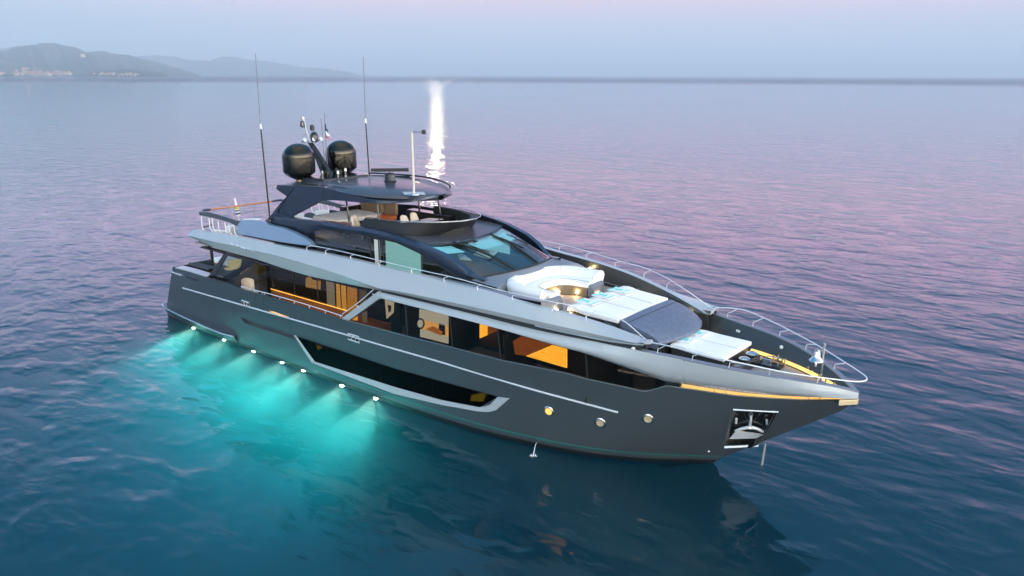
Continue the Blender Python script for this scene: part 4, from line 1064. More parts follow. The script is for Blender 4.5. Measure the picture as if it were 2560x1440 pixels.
# small white lights on the bulwark tops
for px, py, z in ((1583, 872, 4.2), (1784, 777, 4.2)):
    c = pt(px, py, z); obj('deck_fitting', MB().lathe([(.06, 0), (.06, .03), (.03, .05)], c, 12), M['white'], yacht)
obj('lining_light', MB().lathe([(.05, -.01), (.06, .02), (.03, .03)], (30.7, Bo(30.7)-.40, 3.82), 12, M=Matrix.Rotation(R(90), 3, 'X')), M['white'], yacht)
for x in (29.0, 29.08): obj('lining_plate', MB().box((x, Bo(x)-.34, 3.85), (.06, .02, .12)), M['white'], yacht)

# deck lights: small warm lamps let into the skirting
def deck_light(p, power=6, r=.06, name='deck_light'):
    o = obj(name, MB().lathe([(r*.5, -.012), (r, -.006), (r, .006), (r*.5, .012)], p, 14), M['lamp'], yacht)
    l = bpy.data.lights.new('deck_light_lamp', 'POINT'); l.energy = power*1.3; l.color = (1.0, .66, .28); l.shadow_soft_size = .05
    lo = bpy.data.objects.new('deck_light_lamp', l); COL.objects.link(lo); lo.parent = o; lo.location = p+Vector((0.0, -.06, .06))
    return o
yo = Vector((0, 0, 0))
for q in ((22.72, -.30, 4.42), (22.76, .50, 4.42), (23.35, .84, 4.40), (24.02, 1.30, 4.38), (24.02, -1.30, 4.38), (24.78, -1.70, 4.40)): deck_light(Vector(q), 4)
deck_light(Vector((22.6, 2.78, 4.85)), 5); deck_light(Vector((27.35, 1.86, 4.22)), 7); deck_light(Vector((27.3, -1.86, 4.15)), 7)

# ------------------------------------------------------------------ open bridge and after deck furniture
def chair(name, label, loc, rz, m, group, w_=.52, h=.62, ped=True):
    t = thing(name, label, 'chair', loc, rz, group)
    g = []
    for u in np.linspace(0, 1, 8):
        wd = w_/2*(1-.35*max(0, u-.45)**1.3/.5); g.append([Vector((-.22-.14*u+.06*abs(v), wd*v, .40+h*u-.06*v*v*u)) for v in np.linspace(-1, 1, 9)])
    obj('backrest', MB().shell(g, (-.09, 0, .02)), m, t, local=True, bevel=.03, seg=3)
    obj('seat', MB().box((.02, 0, .40), (.50, w_, .13)), m, t, local=True, bevel=.05, seg=3)
    obj('pedestal', MB().lathe([(.17, 0), (.17, .03), (.05, .06), (.05, .34)], (0, 0, 0), 14), M['steel'], t, local=True)
    return t
BF = 5.56
cg = 'cream chairs on the open bridge'
c0 = chair('bridge_chair', 'rounded cream chair on the open bridge, nearest the stern', at(905, 560, 'y', -1.75)*1, R(20), M['cream'], cg)
c0.location.z = BF; _loc[c0.name] = Matrix.Translation(c0.location) @ Matrix.Rotation(R(20), 4, 'Z')
q = at(936, 558, 'y', -1.45); dup(c0, (q.x, q.y, BF), R(25), 'rounded cream chair on the open bridge, second from the stern', cg)
q = at(1026, 548, 'y', -.55); dup(c0, (q.x, q.y, BF), R(8), 'rounded cream helm chair beside the black dashboard, the nearer of two', cg)
q = at(1050, 545, 'y', .15); dup(c0, (q.x, q.y, BF), R(8), 'rounded cream helm chair beside the black dashboard, the farther of two', cg)
bb = thing('bridge_bench', 'tan and orange leather bench along the far side of the open bridge', 'bench', (14.6, 1.3, BF))
for q4, q5 in (((900, 512), (952, 519)), ((959, 520), (988, 523))):
    a, b = at(*q4, 'y', 1.25), at(*q5, 'y', 1.25); zt_ = max(a.z, b.z)
    obj('backrest', MB().box(((a.x+b.x)/2, 1.35, BF+.74), (b.x-a.x, .16, .52)), M['tan'], bb, bevel=.04)
    obj('seat', MB().box(((a.x+b.x)/2, 1.12, BF+.38), (b.x-a.x, .45, .20)), M['orange'], bb, bevel=.04)
    obj('base', MB().box(((a.x+b.x)/2, 1.15, BF+.14), (b.x-a.x-.04, .40, .28)), M['matte'], bb)
obj('bridge_cabinet', MB().box((10.3, .9, BF+.25), (.7, 1.1, .5)), M['arch'], yacht, bevel=.03)
obj('bridge_cabinet', MB().box((10.85, .9, BF+.36), (.3, 1.1, .72)), M['black'], yacht, bevel=.03)
# low table, its edge lit
tb_ = thing('bridge_table', 'low table on the open bridge behind the near dark coaming', 'table', (13.2, -1.4, BF))
obj('table_top', MB().box((13.2, -1.4, BF+.42), (2.2, .8, .05)), M['inwood'], tb_, bevel=.015)
obj('leg', MB().box((13.2, -1.4, BF+.2), (.3, .3, .4)), M['matte'], tb_)
for x in (12.6, 14.6): deck_light(Vector((x, -1.95, BF+.42)), 5, .03)
# after upper deck
def armchair(label, loc, rz, group='white lounge seats on the upper after deck', wd=.85, L=.8):
    t = thing('lounge_chair', label, 'armchair', loc, rz, group)
    obj('seat', MB().box((0, 0, .28), (L, wd, .26)), M['cush'], t, local=True, bevel=.06, seg=3)
    obj('backrest', MB().box((-L/2, 0, .5), (.2, wd, .55), ry=-.15), M['cush'], t, local=True, bevel=.06, seg=3)
    for s in (-1, 1): obj('armrest', MB().box((0, s*wd/2, .42), (L, .14, .30)), M['cush'], t, local=True, bevel=.05, seg=3)
    for x in (-.3, .3):
        for y in (-.3, .3): obj('leg', MB().tube([(x, y, 0), (x, y, .18)], .025, 6), M['steel'], t, local=True)
    return t
UD = 4.41
def ud(px, py, z=UD): p = at(px, py, 'z', z); return (p.x, p.y, UD)
a0 = armchair('white armchair behind the after rail stanchions', (5.35, -2.1, UD), R(200))
dup(a0, (6.35, -1.35, UD+.35), R(150), 'white armchair next to the furled flag on the upper after deck')
dup(a0, (7.6, .5, UD+.35), R(0), 'white lounge seat in front of the tall near whip antenna')
dup(a0, (7.7, 1.9, UD+.35), R(-20), 'white lounge seat beside the raked hardtop leg, far side')
sp = thing('sun_lounger', 'flat white sun lounger on the after deck under the hardtop leg', 'lounger', (8.5, -.9, UD+.3))
obj('mattress', pad(7.9, 9.9, .5, .5, UD+.95, UD+.95, .14, .03), M['cush'], sp, bevel=.04); obj('frame', MB().box((8.9, 0, UD+.6), (1.9, .9, .42)), M['grey'], sp, bevel=.03)
obj('bridge_sunpad', pad(10.8, 12.6, 1.2, 1.2, 6.08, 6.08, .2, .03), M['cush'], yacht, bevel=.05)
# furled ensign at the stern rail
fb_ = at(597, 538, 'y', .1)
fg = thing('furled_flag', 'furled white, yellow and black flag on a short staff by the teak stern rail', 'flag', fb_)
obj('staff', MB().tube([fb_+Vector((0, 0, -.3)), fb_+Vector((-.25, 0, .85))], .018, 6), M['white'], fg)
s_ = MB()
P = [fb_+Vector((0, 0, -.1)).lerp(Vector((-.25, 0, .85)), t) for t in np.linspace(.05, 1, 12)]
obj('furled_cloth', MB().tube(P, [.10, .12, .11, .09, .10, .085, .08, .06, .05, .05, .04, .03], 9), M['white'], fg)
obj('yellow_band', MB().tube(P[4:7], [.104, .09, .085], 9), mat('yellow_cloth', (.75, .55, .06), .8), fg)
obj('black_band', MB().tube(P[1:3], [.124, .115], 9), M['matte'], fg); obj('black_band', MB().tube(P[3:4]+[P[3].lerp(P[4], .6)], [.095, .10], 9), M['matte'], fg)
# courtesy flag between the domes
fp = at(820, 440, 'z', 7.6)
fs = obj('flag_staff', MB().tube([fp, fp+Vector((-.02, 0, 2.75))], .014, 6), M['grey'], yacht)
cf = thing('courtesy_flag', 'small limp flag in blue, white and red on a thin staff between the domes', 'flag', fp+Vector((0, 0, 2.25)))
d = Vector((_rt[0], _rt[1], 0))
for k, (c, z0, z1, o0, o1) in enumerate((((.01, .015, .06), 2.30, 2.02, .0, .10), ((.8, .8, .8), 2.06, 1.83, .02, .17), ((.65, .02, .03), 1.86, 1.70, .03, .17))):
    g = [[fp+d*(o0+(o1-o0)*t)*v+Vector((0, .04*math.sin(5*v+3*t), z0+(z1-z0)*t-.10*v)) for v in np.linspace(0, 1, 6)] for t in np.linspace(0, 1, 5)]
    obj('stripe', MB().shell(g, (.008, .008, 0)), mat('flag_cloth', c, .85), cf)
# stern cockpit: sun pad, seat and table glimpsed below the overhang
ss = thing('stern_sunpad', 'white sun pad at the stern below the upper deck overhang', 'sun pad', (4.2, 0, 2.6))
obj('mattress', pad(3.3, 5.2, 1.9, 1.9, 3.22, 3.22, .2, .03), M['cush'], ss, bevel=.05); obj('base', MB().box((4.25, 0, 2.55), (1.8, 3.6, 1.0)), M['grey'], ss, bevel=.03)
rc = thing('round_chair', 'round backed pale chair by the glazed wind break on the side deck', 'chair', (8.1, -2.85, 2.02))
g = [[Vector((8.1-.32*math.cos(a)-.02*u, -2.85+.32*math.sin(a), 2.5+.62*u-.1*(a/1.2)**2*u)) for a in np.linspace(-1.2, 1.2, 12)] for u in np.linspace(0, 1, 6)]
obj('backrest', MB().shell(g, (.06, 0, 0)), M['cream'], rc, bevel=.02); obj('seat', MB().lathe([(.2, 0), (.3, .02), (.3, .12), (.2, .15)], (8.1, -2.85, 2.42), 20), M['cream'], rc)
for a in range(4): obj('leg', MB().tube([(8.1+.2*math.cos(a*1.57+.78), -2.85+.2*math.sin(a*1.57+.78), 2.0)]+[(8.1+.2*math.cos(a*1.57+.78), -2.85+.2*math.sin(a*1.57+.78), 2.45)], .02, 6), M['matte'], rc)
# stair whose lit treads get their glow from the material
st = obj('stair', MB().box((8.3, -1.6, 3.0), (.1, .9, 2.0)), M['indark'], yacht, smooth=False)
for k, (px, py) in enumerate(((589, 652), (587, 661), (583, 670))):
    p = at(px, py, 'y', -2.2); obj('tread', MB().box((p.x, -2.2, p.z), (.32, .7, .07)), glow('tread_glow', (1.0, .80, .36), .55), st, smooth=False)

# ------------------------------------------------------------------ interior seen through the main-deck glass, lamplight put in as glowing panels
obj('saloon_bulkhead', MB().box((12.8, -2.0, 3.15), (8.6, .06, 2.2)), M['indark'], yacht, smooth=False)
X0, X1 = 8.5, 17.1
obj('saloon_glass', MB().face([(X0, -2.62, 2.0), (X1, -2.62, 2.0), (X1, -2.62, 4.28), (X0, -2.62, 4.28)]).mirror(), M['wgl'], yacht, smooth=False)
for x in (9.6, 11.2, 12.8, 14.3, 15.9): obj('saloon_mullion', MB().tube([(x, -2.64, 2.0), (x, -2.64, 4.28)], .02, 6).mirror(), M['matte'], yacht)
a, b = at(677, 722, 'y', -2.68), at(868, 777, 'y', -2.68)
led = obj('side_deck_led', MB().tube([Vector((a.x, -2.68, a.z)), Vector((b.x, -2.68, b.z))], .010, 6), glow('side_deck_led', (1.0, .45, .08), 3.0), yacht)
g = [[Vector((x, -2.66, z)) for x in np.linspace(a.x, 17.2, 20)] for z in (2.0, min(a.z, b.z)-.04)]
obj('side_deck_panel', MB().shell(g, (0, .05, 0)), wood('amber_panel', (.22, .07, .015), (.42, .14, .03), 'X', 3, .35), yacht)
l = bpy.data.lights.new('side_deck_lamp', 'AREA'); l.shape = 'RECTANGLE'; l.size = 6.5; l.size_y = .06; l.energy = 15; l.color = (1, .45, .10)
lo = bpy.data.objects.new('side_deck_lamp', l); COL.objects.link(lo); lo.parent = led; lo.location = ((a.x+17)/2, -2.85, (a.z+b.z)/2); lo.rotation_euler = (R(-35), 0, 0)
def inner_panel(name, pts, y, m, parent=yacht, dy=.05):
    return obj(name, MB().prism([at(px, py, 'y', y) for px, py in pts], (0, dy, 0)), m, parent, smooth=False)
amber = glow('amber_wall_glow', (1.0, .47, .06), 1.15); amber2 = glow('amber_curtain_glow', (1.0, .50, .10), .8); pale = glow('pale_curtain_glow', (.75, .66, .50), .38)  # light on these walls and curtains is their own emission, no lamp
def textured_glow(name, c1, c2, s, scale=6, wood_=True):  # uneven lamplight on wood and walls, put into the emitted colour
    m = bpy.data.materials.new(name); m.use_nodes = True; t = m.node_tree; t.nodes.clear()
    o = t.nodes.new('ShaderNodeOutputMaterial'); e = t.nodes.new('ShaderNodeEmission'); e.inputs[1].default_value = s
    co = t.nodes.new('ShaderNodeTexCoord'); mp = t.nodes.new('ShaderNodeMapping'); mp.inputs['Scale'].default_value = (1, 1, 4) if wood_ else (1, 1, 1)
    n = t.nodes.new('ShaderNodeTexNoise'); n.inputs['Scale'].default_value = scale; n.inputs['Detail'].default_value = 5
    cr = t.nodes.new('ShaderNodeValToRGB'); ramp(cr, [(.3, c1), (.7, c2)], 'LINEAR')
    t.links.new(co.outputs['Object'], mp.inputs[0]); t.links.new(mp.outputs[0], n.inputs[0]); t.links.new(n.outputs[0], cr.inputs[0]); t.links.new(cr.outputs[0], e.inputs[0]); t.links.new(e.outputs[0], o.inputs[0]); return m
brown = textured_glow('brown_wood_glow', (.30, .075, .015), (.48, .14, .03), .75)
gold = textured_glow('gold_wall_glow', (1.0, .40, .02), (1.0, .55, .06), 1.9, 3)
inner_panel('saloon_curtain', [(815, 700), (833, 703), (836, 768), (818, 765)], -2.4, pale)
inner_panel('saloon_wall_panel', [(840, 704), (862, 710), (865, 790), (842, 786)], -2.4, amber2)
inner_panel('saloon_wall_panel', [(868, 712), (890, 716), (891, 775), (868, 780)], -2.4, textured_glow('amber_wood_glow', (.9, .34, .05), (1.0, .5, .12), .62))
inner_panel('saloon_curtain', [(898, 716), (914, 720), (912, 752), (899, 765)], -2.4, glow('dim_curtain', (.55, .45, .30), .22))
inner_panel('saloon_glow_wall', [(764, 696), (772, 691), (780, 700), (800, 703), (799, 724), (764, 718)], -2.35, glow('tan_wall_glow', (.85, .48, .16), .55))
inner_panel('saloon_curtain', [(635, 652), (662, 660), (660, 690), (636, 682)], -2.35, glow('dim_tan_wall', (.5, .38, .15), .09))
# forward cabin
obj('cabin_back', MB().box((21.3, -1.0, 3.2), (11.2, .06, 2.1)), M['indark'], yacht, smooth=False)
obj('cabin_ceiling', MB().box((21.5, 0, 4.20), (10.6, 3.6, .05)), M['indark'], yacht, smooth=False)
for x in (18.2, 20.0, 22.9, 26.2): obj('cabin_partition', MB().box((x, -1.8, 3.2), (.08, 1.7, 2.3)), M['indark'], yacht, smooth=False)
pc = thing('framed_picture', 'small framed picture on the wall behind the after saloon window', 'picture', at(970, 775, 'y', -2.9))
inner_panel('frame', [(962, 750), (983, 756), (982, 782), (966, 797)], -2.9, glow('picture_mount_glow', (.80, .72, .55), .75), pc)
inner_panel('print', [(969, 762), (977, 764), (977, 778), (971, 782)], -2.93, mat('print_dark', (.10, .07, .05), .7), pc, .02)
inner_panel('saloon_glow_wall', [(878, 795), (892, 791), (892, 801), (882, 800)], -2.9, amber)
inner_panel('saloon_curtain', [(905, 782), (915, 778), (916, 806), (906, 805)], -2.9, glow('dim_curtain_b', (.55, .45, .30), .30))
vn = thing('vanity_cabinet', 'pale cabinet with an amber lit niche behind the second saloon window', 'cabinet', at(1085, 850, 'y', -2.7))
wm = glow('white_panel_glow', (.75, .74, .62), .78)
inner_panel('upper_panel', [(1048, 773), (1119, 788), (1119, 816), (1048, 796)], -2.70, wm, vn)
inner_panel('drawer_panel', [(1050, 823), (1078, 830), (1119, 842), (1119, 859), (1050, 842)], -2.70, wm, vn)
inner_panel('niche', [(1055, 796), (1119, 814), (1119, 843), (1055, 828)], -2.66, textured_glow('niche_glow', (1.0, .48, .12), (1.0, .60, .22), 1.0, 3), vn)
inner_panel('niche_door', [(1097, 806), (1111, 810), (1111, 838), (1097, 834)], -2.70, M['indark'], vn)
inner_panel('desk_top', [(1064, 823), (1080, 816), (1106, 829), (1102, 839)], -2.72, textured_glow('desk_glow', (.55, .16, .03), (.8, .30, .06), .7), vn)
P = [at(1051+9*math.cos(t), 809+12*math.sin(t), 'y', -2.85) for t in np.linspace(0, 2*math.pi, 25)[:-1]]
mi_ = thing('round_mirror', 'round mirror in a thick black ring beside the pale cabinet', 'mirror', at(1051, 809, 'y', -2.85))
obj('frame', MB().tube(P, .028, 8, closed=True), M['matte'], mi_); obj('mirror_glass', MB().prism(P, (0, .01, 0)), wm, mi_, smooth=False)  # the disc glows pale in place of a reflection
inner_panel('cabin_curtain', [(1199, 811), (1218, 816), (1218, 838), (1199, 846)], -2.7, gold)
inner_panel('cabin_wall_panel', [(1219, 817), (1247, 826), (1219, 837)], -2.7, brown)
inner_panel('cabin_wall_panel', [(1200, 847), (1246, 828), (1247, 866), (1200, 862)], -2.5, mat('dark_wood', (.05, .022, .012), .5))
inner_panel('cabin_wall_panel', [(1282, 853), (1302, 841), (1378, 862), (1313, 889), (1288, 886)], -2.6, brown)
inner_panel('cabin_glow_wall', [(1314, 890), (1379, 863), (1416, 873), (1416, 920)], -2.6, gold)
inner_panel('cabin_curtain', [(1258, 836), (1268, 838), (1266, 872), (1257, 870)], -2.6, glow('dim_curtain_c', (.4, .34, .25), .10))

# ------------------------------------------------------------------ anchor, chain, outlet
an = thing('anchor', 'polished anchor stowed in the square pocket of the starboard bow', 'anchor', on_hull([(1875, 1075)], -.15)[0])
oa = lambda P, o: on_hull(P, o)
obj('shank', MB().tube(oa([(1878, 1040), (1876, 1056), (1874, 1070)], -.16), [.035, .04, .045], 10), M['strake'], an)
P = [oa([(1877+5.5*math.cos(t), 1037+6*math.sin(t))], -.15)[0] for t in np.linspace(0, 2*math.pi, 15)[:-1]]
obj('ring', MB().tube(P, .018, 6, closed=True), M['chrome'], an)
for q in ([(1872, 1068), (1853, 1072), (1838, 1078)], [(1879, 1068), (1894, 1072), (1907, 1079)]): obj('fluke', MB().tube(oa(q, -.10), [.055, .05, .04], 10), M['strake'], an)
obj('crown', MB().tube(oa([(1870, 1070), (1881, 1071)], -.09), .05, 8), M['steel'], an)
for q in ([(1858, 1033), (1873, 1056)], [(1900, 1035), (1882, 1056)]): obj('brace', MB().tube(oa(q, -.2), .012, 6), M['chrome'], an)
obj('pocket_plate', MB().prism(oa([(1822, 1098), (1840, 1077), (1908, 1086), (1904, 1096)], -.17), (0, .02, .01)), M['strake'], hull, bevel=.01)
obj('pocket_sill', MB().tube(oa([(1811, 1118), (1896, 1114)], .01), .04, 8), M['strake'], hull); obj('pocket_head', MB().tube(oa([(1833, 1024), (1946, 1030)], .01), .025, 8), M['strake'], hull)
obj('pocket_edge', MB().tube(oa([(1936, 1034), (1897, 1112)], .0), .014, 6), M['steel'], hull)
for q in ([(1841, 1047), (1840, 1058)], [(1917, 1050), (1917, 1060)]): obj('pocket_roller', MB().tube(oa(q, -.12), .035, 8), M['strake'], hull)
w0 = at(1903, 1166, 'z', -.02); w1 = at(1913, 1110, 'y', w0.y+.12)
ch = obj('anchor_chain', MB(), M['rope']); bpy.data.objects.remove(ch)
s_ = MB(); N = 26
for k in range(N):
    a = w1.lerp(w0+Vector((0, 0, -.4)), k/N); b = w1.lerp(w0+Vector((0, 0, -.4)), (k+1)/N); ax = (b-a); cen = (a+b)/2
    sd = Vector((1, 0, 0)) if k % 2 else Vector((0, 1, 0))
    loop = [cen+ax*.62*math.cos(t)+sd*.028*math.sin(t) for t in np.linspace(0, 2*math.pi, 11)[:-1]]
    s_.tube(loop, .012, 5, closed=True)
tag(obj('anchor_chain', s_, M['rope']), 'thin steel anchor chain hanging from the stem into the sea', 'chain')
o0 = onB(1343, 1106, hY(0)); o1 = at(1333, 1140, 'z', 0.0)
P = [o0.lerp(o1, t)+Vector((0, -.22*math.sin(math.pi*t*.5)*0, .12*math.sin(math.pi*t))) for t in np.linspace(0, 1, 10)]
wj = obj('water_jet', MB().tube(P, [.010, .011, .012, .013, .014, .015, .016, .018, .02, .026], 7), mat('falling_water', (.6, .66, .68), .25, spec=.6))
tag(wj, 'thin jet of water falling from the hull outlet with a small splash', 'water jet')
s_ = MB()
for k in range(22):
    a = random.uniform(0, 6.28); r_ = random.uniform(.02, .14); c = o1+Vector((r_*math.cos(a), r_*math.sin(a), .005+random.uniform(0, .03)))
    s_.lathe([(.008, -.012), (.016, 0), (.008, .012)], c, 6)
obj('splash', s_, mat('foam', (.75, .8, .82), .5), wj)
c = onB(1772, 1128, hY(0)); obj('hull_fitting', MB().lathe([(.02, -.03), (.035, 0), (.02, .03)], c, 10), M['white'], hull)

# ------------------------------------------------------------------ underwater lamps along the starboard side
for i, (px, py) in enumerate(((478, 818), (560, 846), (635, 874), (705, 902), (762, 921), (852, 960), (936, 992))):
    c = at(px, py, 'z', 0.0); x = c.x; c = Vector((x, -hullY(x, -.25)-.02, -.22))
    o = obj('underwater_light', MB().lathe([(.02, -.01), (.10, -.01), (.10, .02), (.07, .03)], c, 16, M=Matrix.Rotation(R(90), 3, 'X')), M['uwl'], yacht)
    l = bpy.data.lights.new('underwater_lamp', 'SPOT'); l.energy = UW_POWER*(1.6 if i == 3 else 1.0); l.color = (.55, 1.0, .78); l.spot_size = R(96); l.spot_blend = 1.0; l.shadow_soft_size = .06
    lo = bpy.data.objects.new('underwater_lamp', l); COL.objects.link(lo); lo.parent = o; lo.location = c+Vector((0, -.08, 0))
    lo.rotation_euler = Vector((-.15, .46, .87)).to_track_quat('Z', 'Y').to_euler()
    l2 = bpy.data.lights.new('underwater_beam', 'SPOT'); l2.energy = UW_POWER*UW_BEAM; l2.color = (1.0, 1.0, .78); l2.spot_size = R(52); l2.spot_blend = 1.0; l2.shadow_soft_size = .05
    lb = bpy.data.objects.new('underwater_beam', l2); COL.objects.link(lb); lb.parent = o; lb.location = c+Vector((0, -.08, 0)); lb.rotation_euler = Vector((-.12, .58, .80)).to_track_quat('Z', 'Y').to_euler()

# ------------------------------------------------------------------ the sea
def sea_material():
    m = bpy.data.materials.new('sea_water'); m.use_nodes = True; t = m.node_tree; t.nodes.clear(); L = t.links.new
    def N(k, **a):
        n = t.nodes.new(k)
        for p, v in a.items(): setattr(n, p, v)
        return n
    o = N('ShaderNodeOutputMaterial'); geo = N('ShaderNodeNewGeometry')
    def mapped(rz, sx, sy):
        mp = N('ShaderNodeMapping'); mp.inputs['Rotation'].default_value = (0, 0, rz); mp.inputs['Scale'].default_value = (sx, sy, 1); L(geo.outputs['Position'], mp.inputs[0]); return mp.outputs[0]
    def noise(v, scale, detail, dist=0, rough=.5):
        n = N('ShaderNodeTexNoise'); n.inputs['Scale'].default_value = scale; n.inputs['Detail'].default_value = detail; n.inputs['Distortion'].default_value = dist; n.inputs['Roughness'].default_value = rough; L(v, n.inputs['Vector']); return n.outputs[0]
    def math_(op, a, b=None):
        n = N('ShaderNodeMath', operation=op)
        for i, q in enumerate((a, b)):
            if q is None: continue
            if isinstance(q, (int, float)): n.inputs[i].default_value = q
            else: L(q, n.inputs[i])
        return n.outputs[0]
    sw = noise(mapped(R(6), .11, .30), 1.0, 3, .6)           # long low swell, crests along the yacht
    md_ = noise(mapped(R(-14), .40, .95), 1.0, 3, .8)
    rp = noise(mapped(R(10), 1.4, 3.0), 1.0, 4, .5, .55)
    fine = noise(mapped(R(-8), 3.6, 7.0), 1.0, 2, .4)
    def mask(v, scale, lo, hi, a, b):                         # smooth slicks between rippled patches
        m_ = N('ShaderNodeMapRange'); m_.inputs[1].default_value = lo; m_.inputs[2].default_value = hi; m_.inputs[3].default_value = a; m_.inputs[4].default_value = b; L(noise(v, scale, 2), m_.inputs[0]); return m_.outputs[0]
    p1 = mask(mapped(R(20), .010, .03), 1.0, .35, .68, .5, 1.3)
    p2 = mask(mapped(R(-5), .38, .55), 1.0, .44, .60, .25, 1.3)
    h = math_('ADD', math_('MULTIPLY', sw, SEA[0]), math_('MULTIPLY', math_('MULTIPLY', p1, p2), math_('ADD', math_('MULTIPLY', md_, SEA[1]), math_('ADD', math_('MULTIPLY', rp, SEA[2]), math_('MULTIPLY', fine, SEA[3])))))
    ln = N('ShaderNodeVectorMath', operation='LENGTH'); L(geo.outputs['Position'], ln.inputs[0])       # a wind-ruffled stretch far out
    ru = N('ShaderNodeMapRange'); ru.inputs[1].default_value = 1050; ru.inputs[2].default_value = 1700; ru.inputs[3].default_value = 1; ru.inputs[4].default_value = 9; L(ln.outputs['Value'], ru.inputs[0])
    h = math_('MULTIPLY', h, ru.outputs[0])
    bp = N('ShaderNodeBump'); bp.inputs['Strength'].default_value = 1; bp.inputs['Distance'].default_value = 1; L(h, bp.inputs['Height'])
    gl = N('ShaderNodeBsdfGlossy'); gl.inputs['Roughness'].default_value = .006; gl.inputs[0].default_value = (.92, .97, 1, 1); L(bp.outputs[0], gl.inputs['Normal'])
    rf = N('ShaderNodeBsdfRefraction'); rf.inputs['IOR'].default_value = 1.33; rf.inputs['Roughness'].default_value = .0; rf.inputs[0].default_value = (1, 1, 1, 1); L(bp.outputs[0], rf.inputs['Normal'])
    df = N('ShaderNodeBsdfDiffuse'); df.inputs[0].default_value = (*SEA_BODY, 1)
    mxb = N('ShaderNodeMixShader'); mxb.inputs[0].default_value = SEA_MIX; L(rf.outputs[0], mxb.inputs[1]); L(df.outputs[0], mxb.inputs[2])
    fr_ = N('ShaderNodeFresnel'); fr_.inputs[0].default_value = 1.42; L(bp.outputs[0], fr_.inputs['Normal'])
    mx_ = N('ShaderNodeMixShader'); L(fr_.outputs[0], mx_.inputs[0]); L(mxb.outputs[0], mx_.inputs[1]); L(gl.outputs[0], mx_.inputs[2])
    L(mx_.outputs[0], o.inputs['Surface'])
    ab = N('ShaderNodeVolumeAbsorption'); ab.inputs['Color'].default_value = SEA_ABS[0]; ab.inputs['Density'].default_value = SEA_ABS[1]
    sc_ = N('ShaderNodeVolumeScatter'); sc_.inputs['Color'].default_value = SEA_SC[0]; sc_.inputs['Density'].default_value = SEA_SC[1]; sc_.inputs['Anisotropy'].default_value = SEA_SC[2]
    ad = N('ShaderNodeAddShader'); L(ab.outputs[0], ad.inputs[0]); L(sc_.outputs[0], ad.inputs[1]); L(ad.outputs[0], o.inputs['Volume'])
    return m
S_ = 30000
sea = obj('sea', MB().box((0, 0, -30), (2*S_, 2*S_, 60)), sea_material(), smooth=False)
tag(sea, kind='structure')

# ------------------------------------------------------------------ hills across the bay, a small town at their foot
def hill(name, sky_px, D, depth, m, seed, rough=30):
    rnd = np.random.RandomState(seed)
    P = []
    xs_ = np.linspace(sky_px[0][0], sky_px[-1][0], 150); ys_ = np.interp(xs_, [p[0] for p in sky_px], [p[1] for p in sky_px])
    ph = rnd.rand(40)*6.28
    rows = []
    for j, f in enumerate(np.linspace(-.02, 1.0, 22)):
        r = []
        for k, (px, py) in enumerate(zip(xs_, ys_)):
            d = ray(px, 188); d = d/np.hypot(d[0], d[1])
            e_ = ray(px, py); zr = max(2.0, CAM[2]+D*e_[2]/np.hypot(e_[0], e_[1]))
            q = math.sin(max(f, 0)*math.pi/2)**1.15
            n_ = sum(math.sin(px*.02*(2**o)*1.3+ph[o]+f*(3+2*o))*.5**o for o in range(6))
            n2 = sum(math.sin(px*.05*(1.8**o)+ph[10+o]+f*(5+3*o))*.55**o for o in range(6))
            z = zr*q*(1+.16*n2*f*(1-f)*2.5)
            dd = D-depth*(1-f)+n_*depth*.10*(1-f)*(f > .02)
            r.append(Vector((CAM[0]+d[0]*dd, CAM[1]+d[1]*dd, z if f > 0 else -3)))
        rows.append(r)
    rows.append([Vector((p.x+(p.x-CAM[0])*.25, p.y+(p.y-CAM[1])*.25, -3)) for p in rows[-1]])
    o = obj(name, MB().grid(rows), m, angle=180)
    return tag(o, kind='structure'), rows
hm = mat('hill_scrub', (.045, .062, .050), .9, noise=(.004, .5)); hm.node_tree.nodes['Noise Texture'].inputs['Detail'].default_value = 12
hillA, rowsA = hill('hills', [(-260, 150), (-160, 128), (-80, 118), (-30, 126), (0, 129), (37, 125), (90, 114), (112, 109), (145, 107), (170, 116), (200, 127), (217, 132), (240, 129), (265, 127), (292, 135), (320, 141), (362, 147), (400, 157), (430, 166), (470, 178), (500, 187)], 7600, 2300, hm, 3)
hillB, _ = hill('hills', [(-200, 140), (60, 118), (200, 128), (300, 142), (340, 141), (400, 138), (440, 144), (475, 150), (525, 152), (545, 146), (562, 142), (600, 145), (640, 151), (680, 155), (745, 166), (815, 172), (865, 178), (900, 187)], 12500, 2000, hm, 5)
hillC, _ = hill('headland', [(180, 187), (230, 182), (262, 178), (300, 174), (340, 173), (380, 177), (410, 182), (420, 187)], 5000, 260, mat('headland_pines', (.03, .04, .032), .9, noise=(.01, .4)), 9)
wallm = [mat('house_wall', c, .8) for c in ((.40, .31, .27), (.34, .26, .22), (.44, .39, .35), (.31, .22, .18))]
roofm = mat('house_roof', (.30, .14, .09), .8)
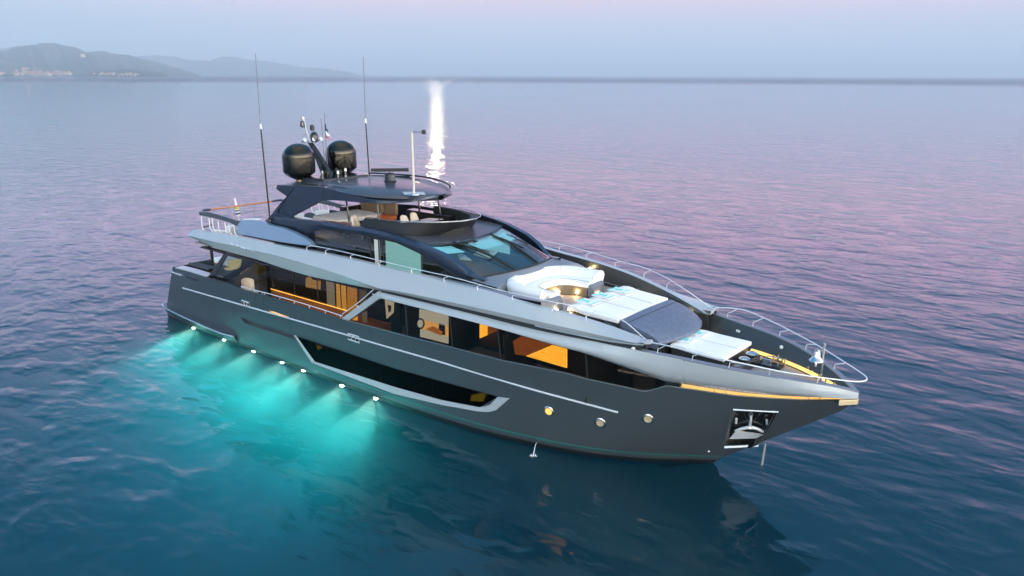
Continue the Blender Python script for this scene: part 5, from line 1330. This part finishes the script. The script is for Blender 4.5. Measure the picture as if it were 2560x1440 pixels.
rnd = np.random.RandomState(11)
def house(px, D, z, s, h, m, label):
    d = ray(px, 188); d = d/np.hypot(d[0], d[1]); c = (CAM[0]+d[0]*D, CAM[1]+d[1]*D, z-1)
    t = thing('house', label, 'house', c, rnd.rand()*3, 'houses of the town on the far shore')
    obj('wall', MB().box((0, 0, h/2), (s, s*.7, h)), m, t, local=True, smooth=False)
    obj('roof', MB().loft([[Vector((-s/2-.4, -s*.38, h)), Vector((s/2+.4, -s*.38, h)), Vector((s/2+.4, s*.38, h)), Vector((-s/2-.4, s*.38, h))],
                           [Vector((-s/2, -.2, h+s*.2)), Vector((s/2, -.2, h+s*.2)), Vector((s/2, .2, h+s*.2)), Vector((-s/2, .2, h+s*.2))]]), roofm, t, local=True, smooth=False)
for k in range(110):
    f = rnd.rand(); px = rnd.uniform(0, 105) if rnd.rand() < .7 else rnd.uniform(100, 180); D = 5150+f*450
    lab = 'tiny pale house among many in the town at the foot of the hills'
    house(px, D, 2+f*34*(1 if px < 105 else .6)*rnd.uniform(.5, 1), rnd.uniform(11, 24), rnd.uniform(6, 15), wallm[k % 4], lab)
for k in range(26):
    px = rnd.uniform(235, 350); house(px, 4760+rnd.rand()*40, 2+rnd.rand()*12, rnd.uniform(10, 18), rnd.uniform(5, 8), wallm[k % 4], 'tiny pale house among the trees of the low headland')
house(214, 5700, 110, 26, 20, wallm[2], 'lone white house high on the dark hillside')

# ------------------------------------------------------------------ evening haze
if HAZE:
    hz_ = bpy.data.materials.new('haze_air'); hz_.use_nodes = True; t = hz_.node_tree; t.nodes.clear()
    o = t.nodes.new('ShaderNodeOutputMaterial'); v = t.nodes.new('ShaderNodeVolumePrincipled'); v.inputs['Density'].default_value = HAZE; v.inputs['Color'].default_value = (.56, .65, .76, 1); v.inputs['Anisotropy'].default_value = .0
    t.links.new(v.outputs[0], o.inputs['Volume'])
    tag(obj('haze', MB().box((0, 0, 200), (2*S_+40, 2*S_+40, 522)), hz_, smooth=False), kind='stuff')
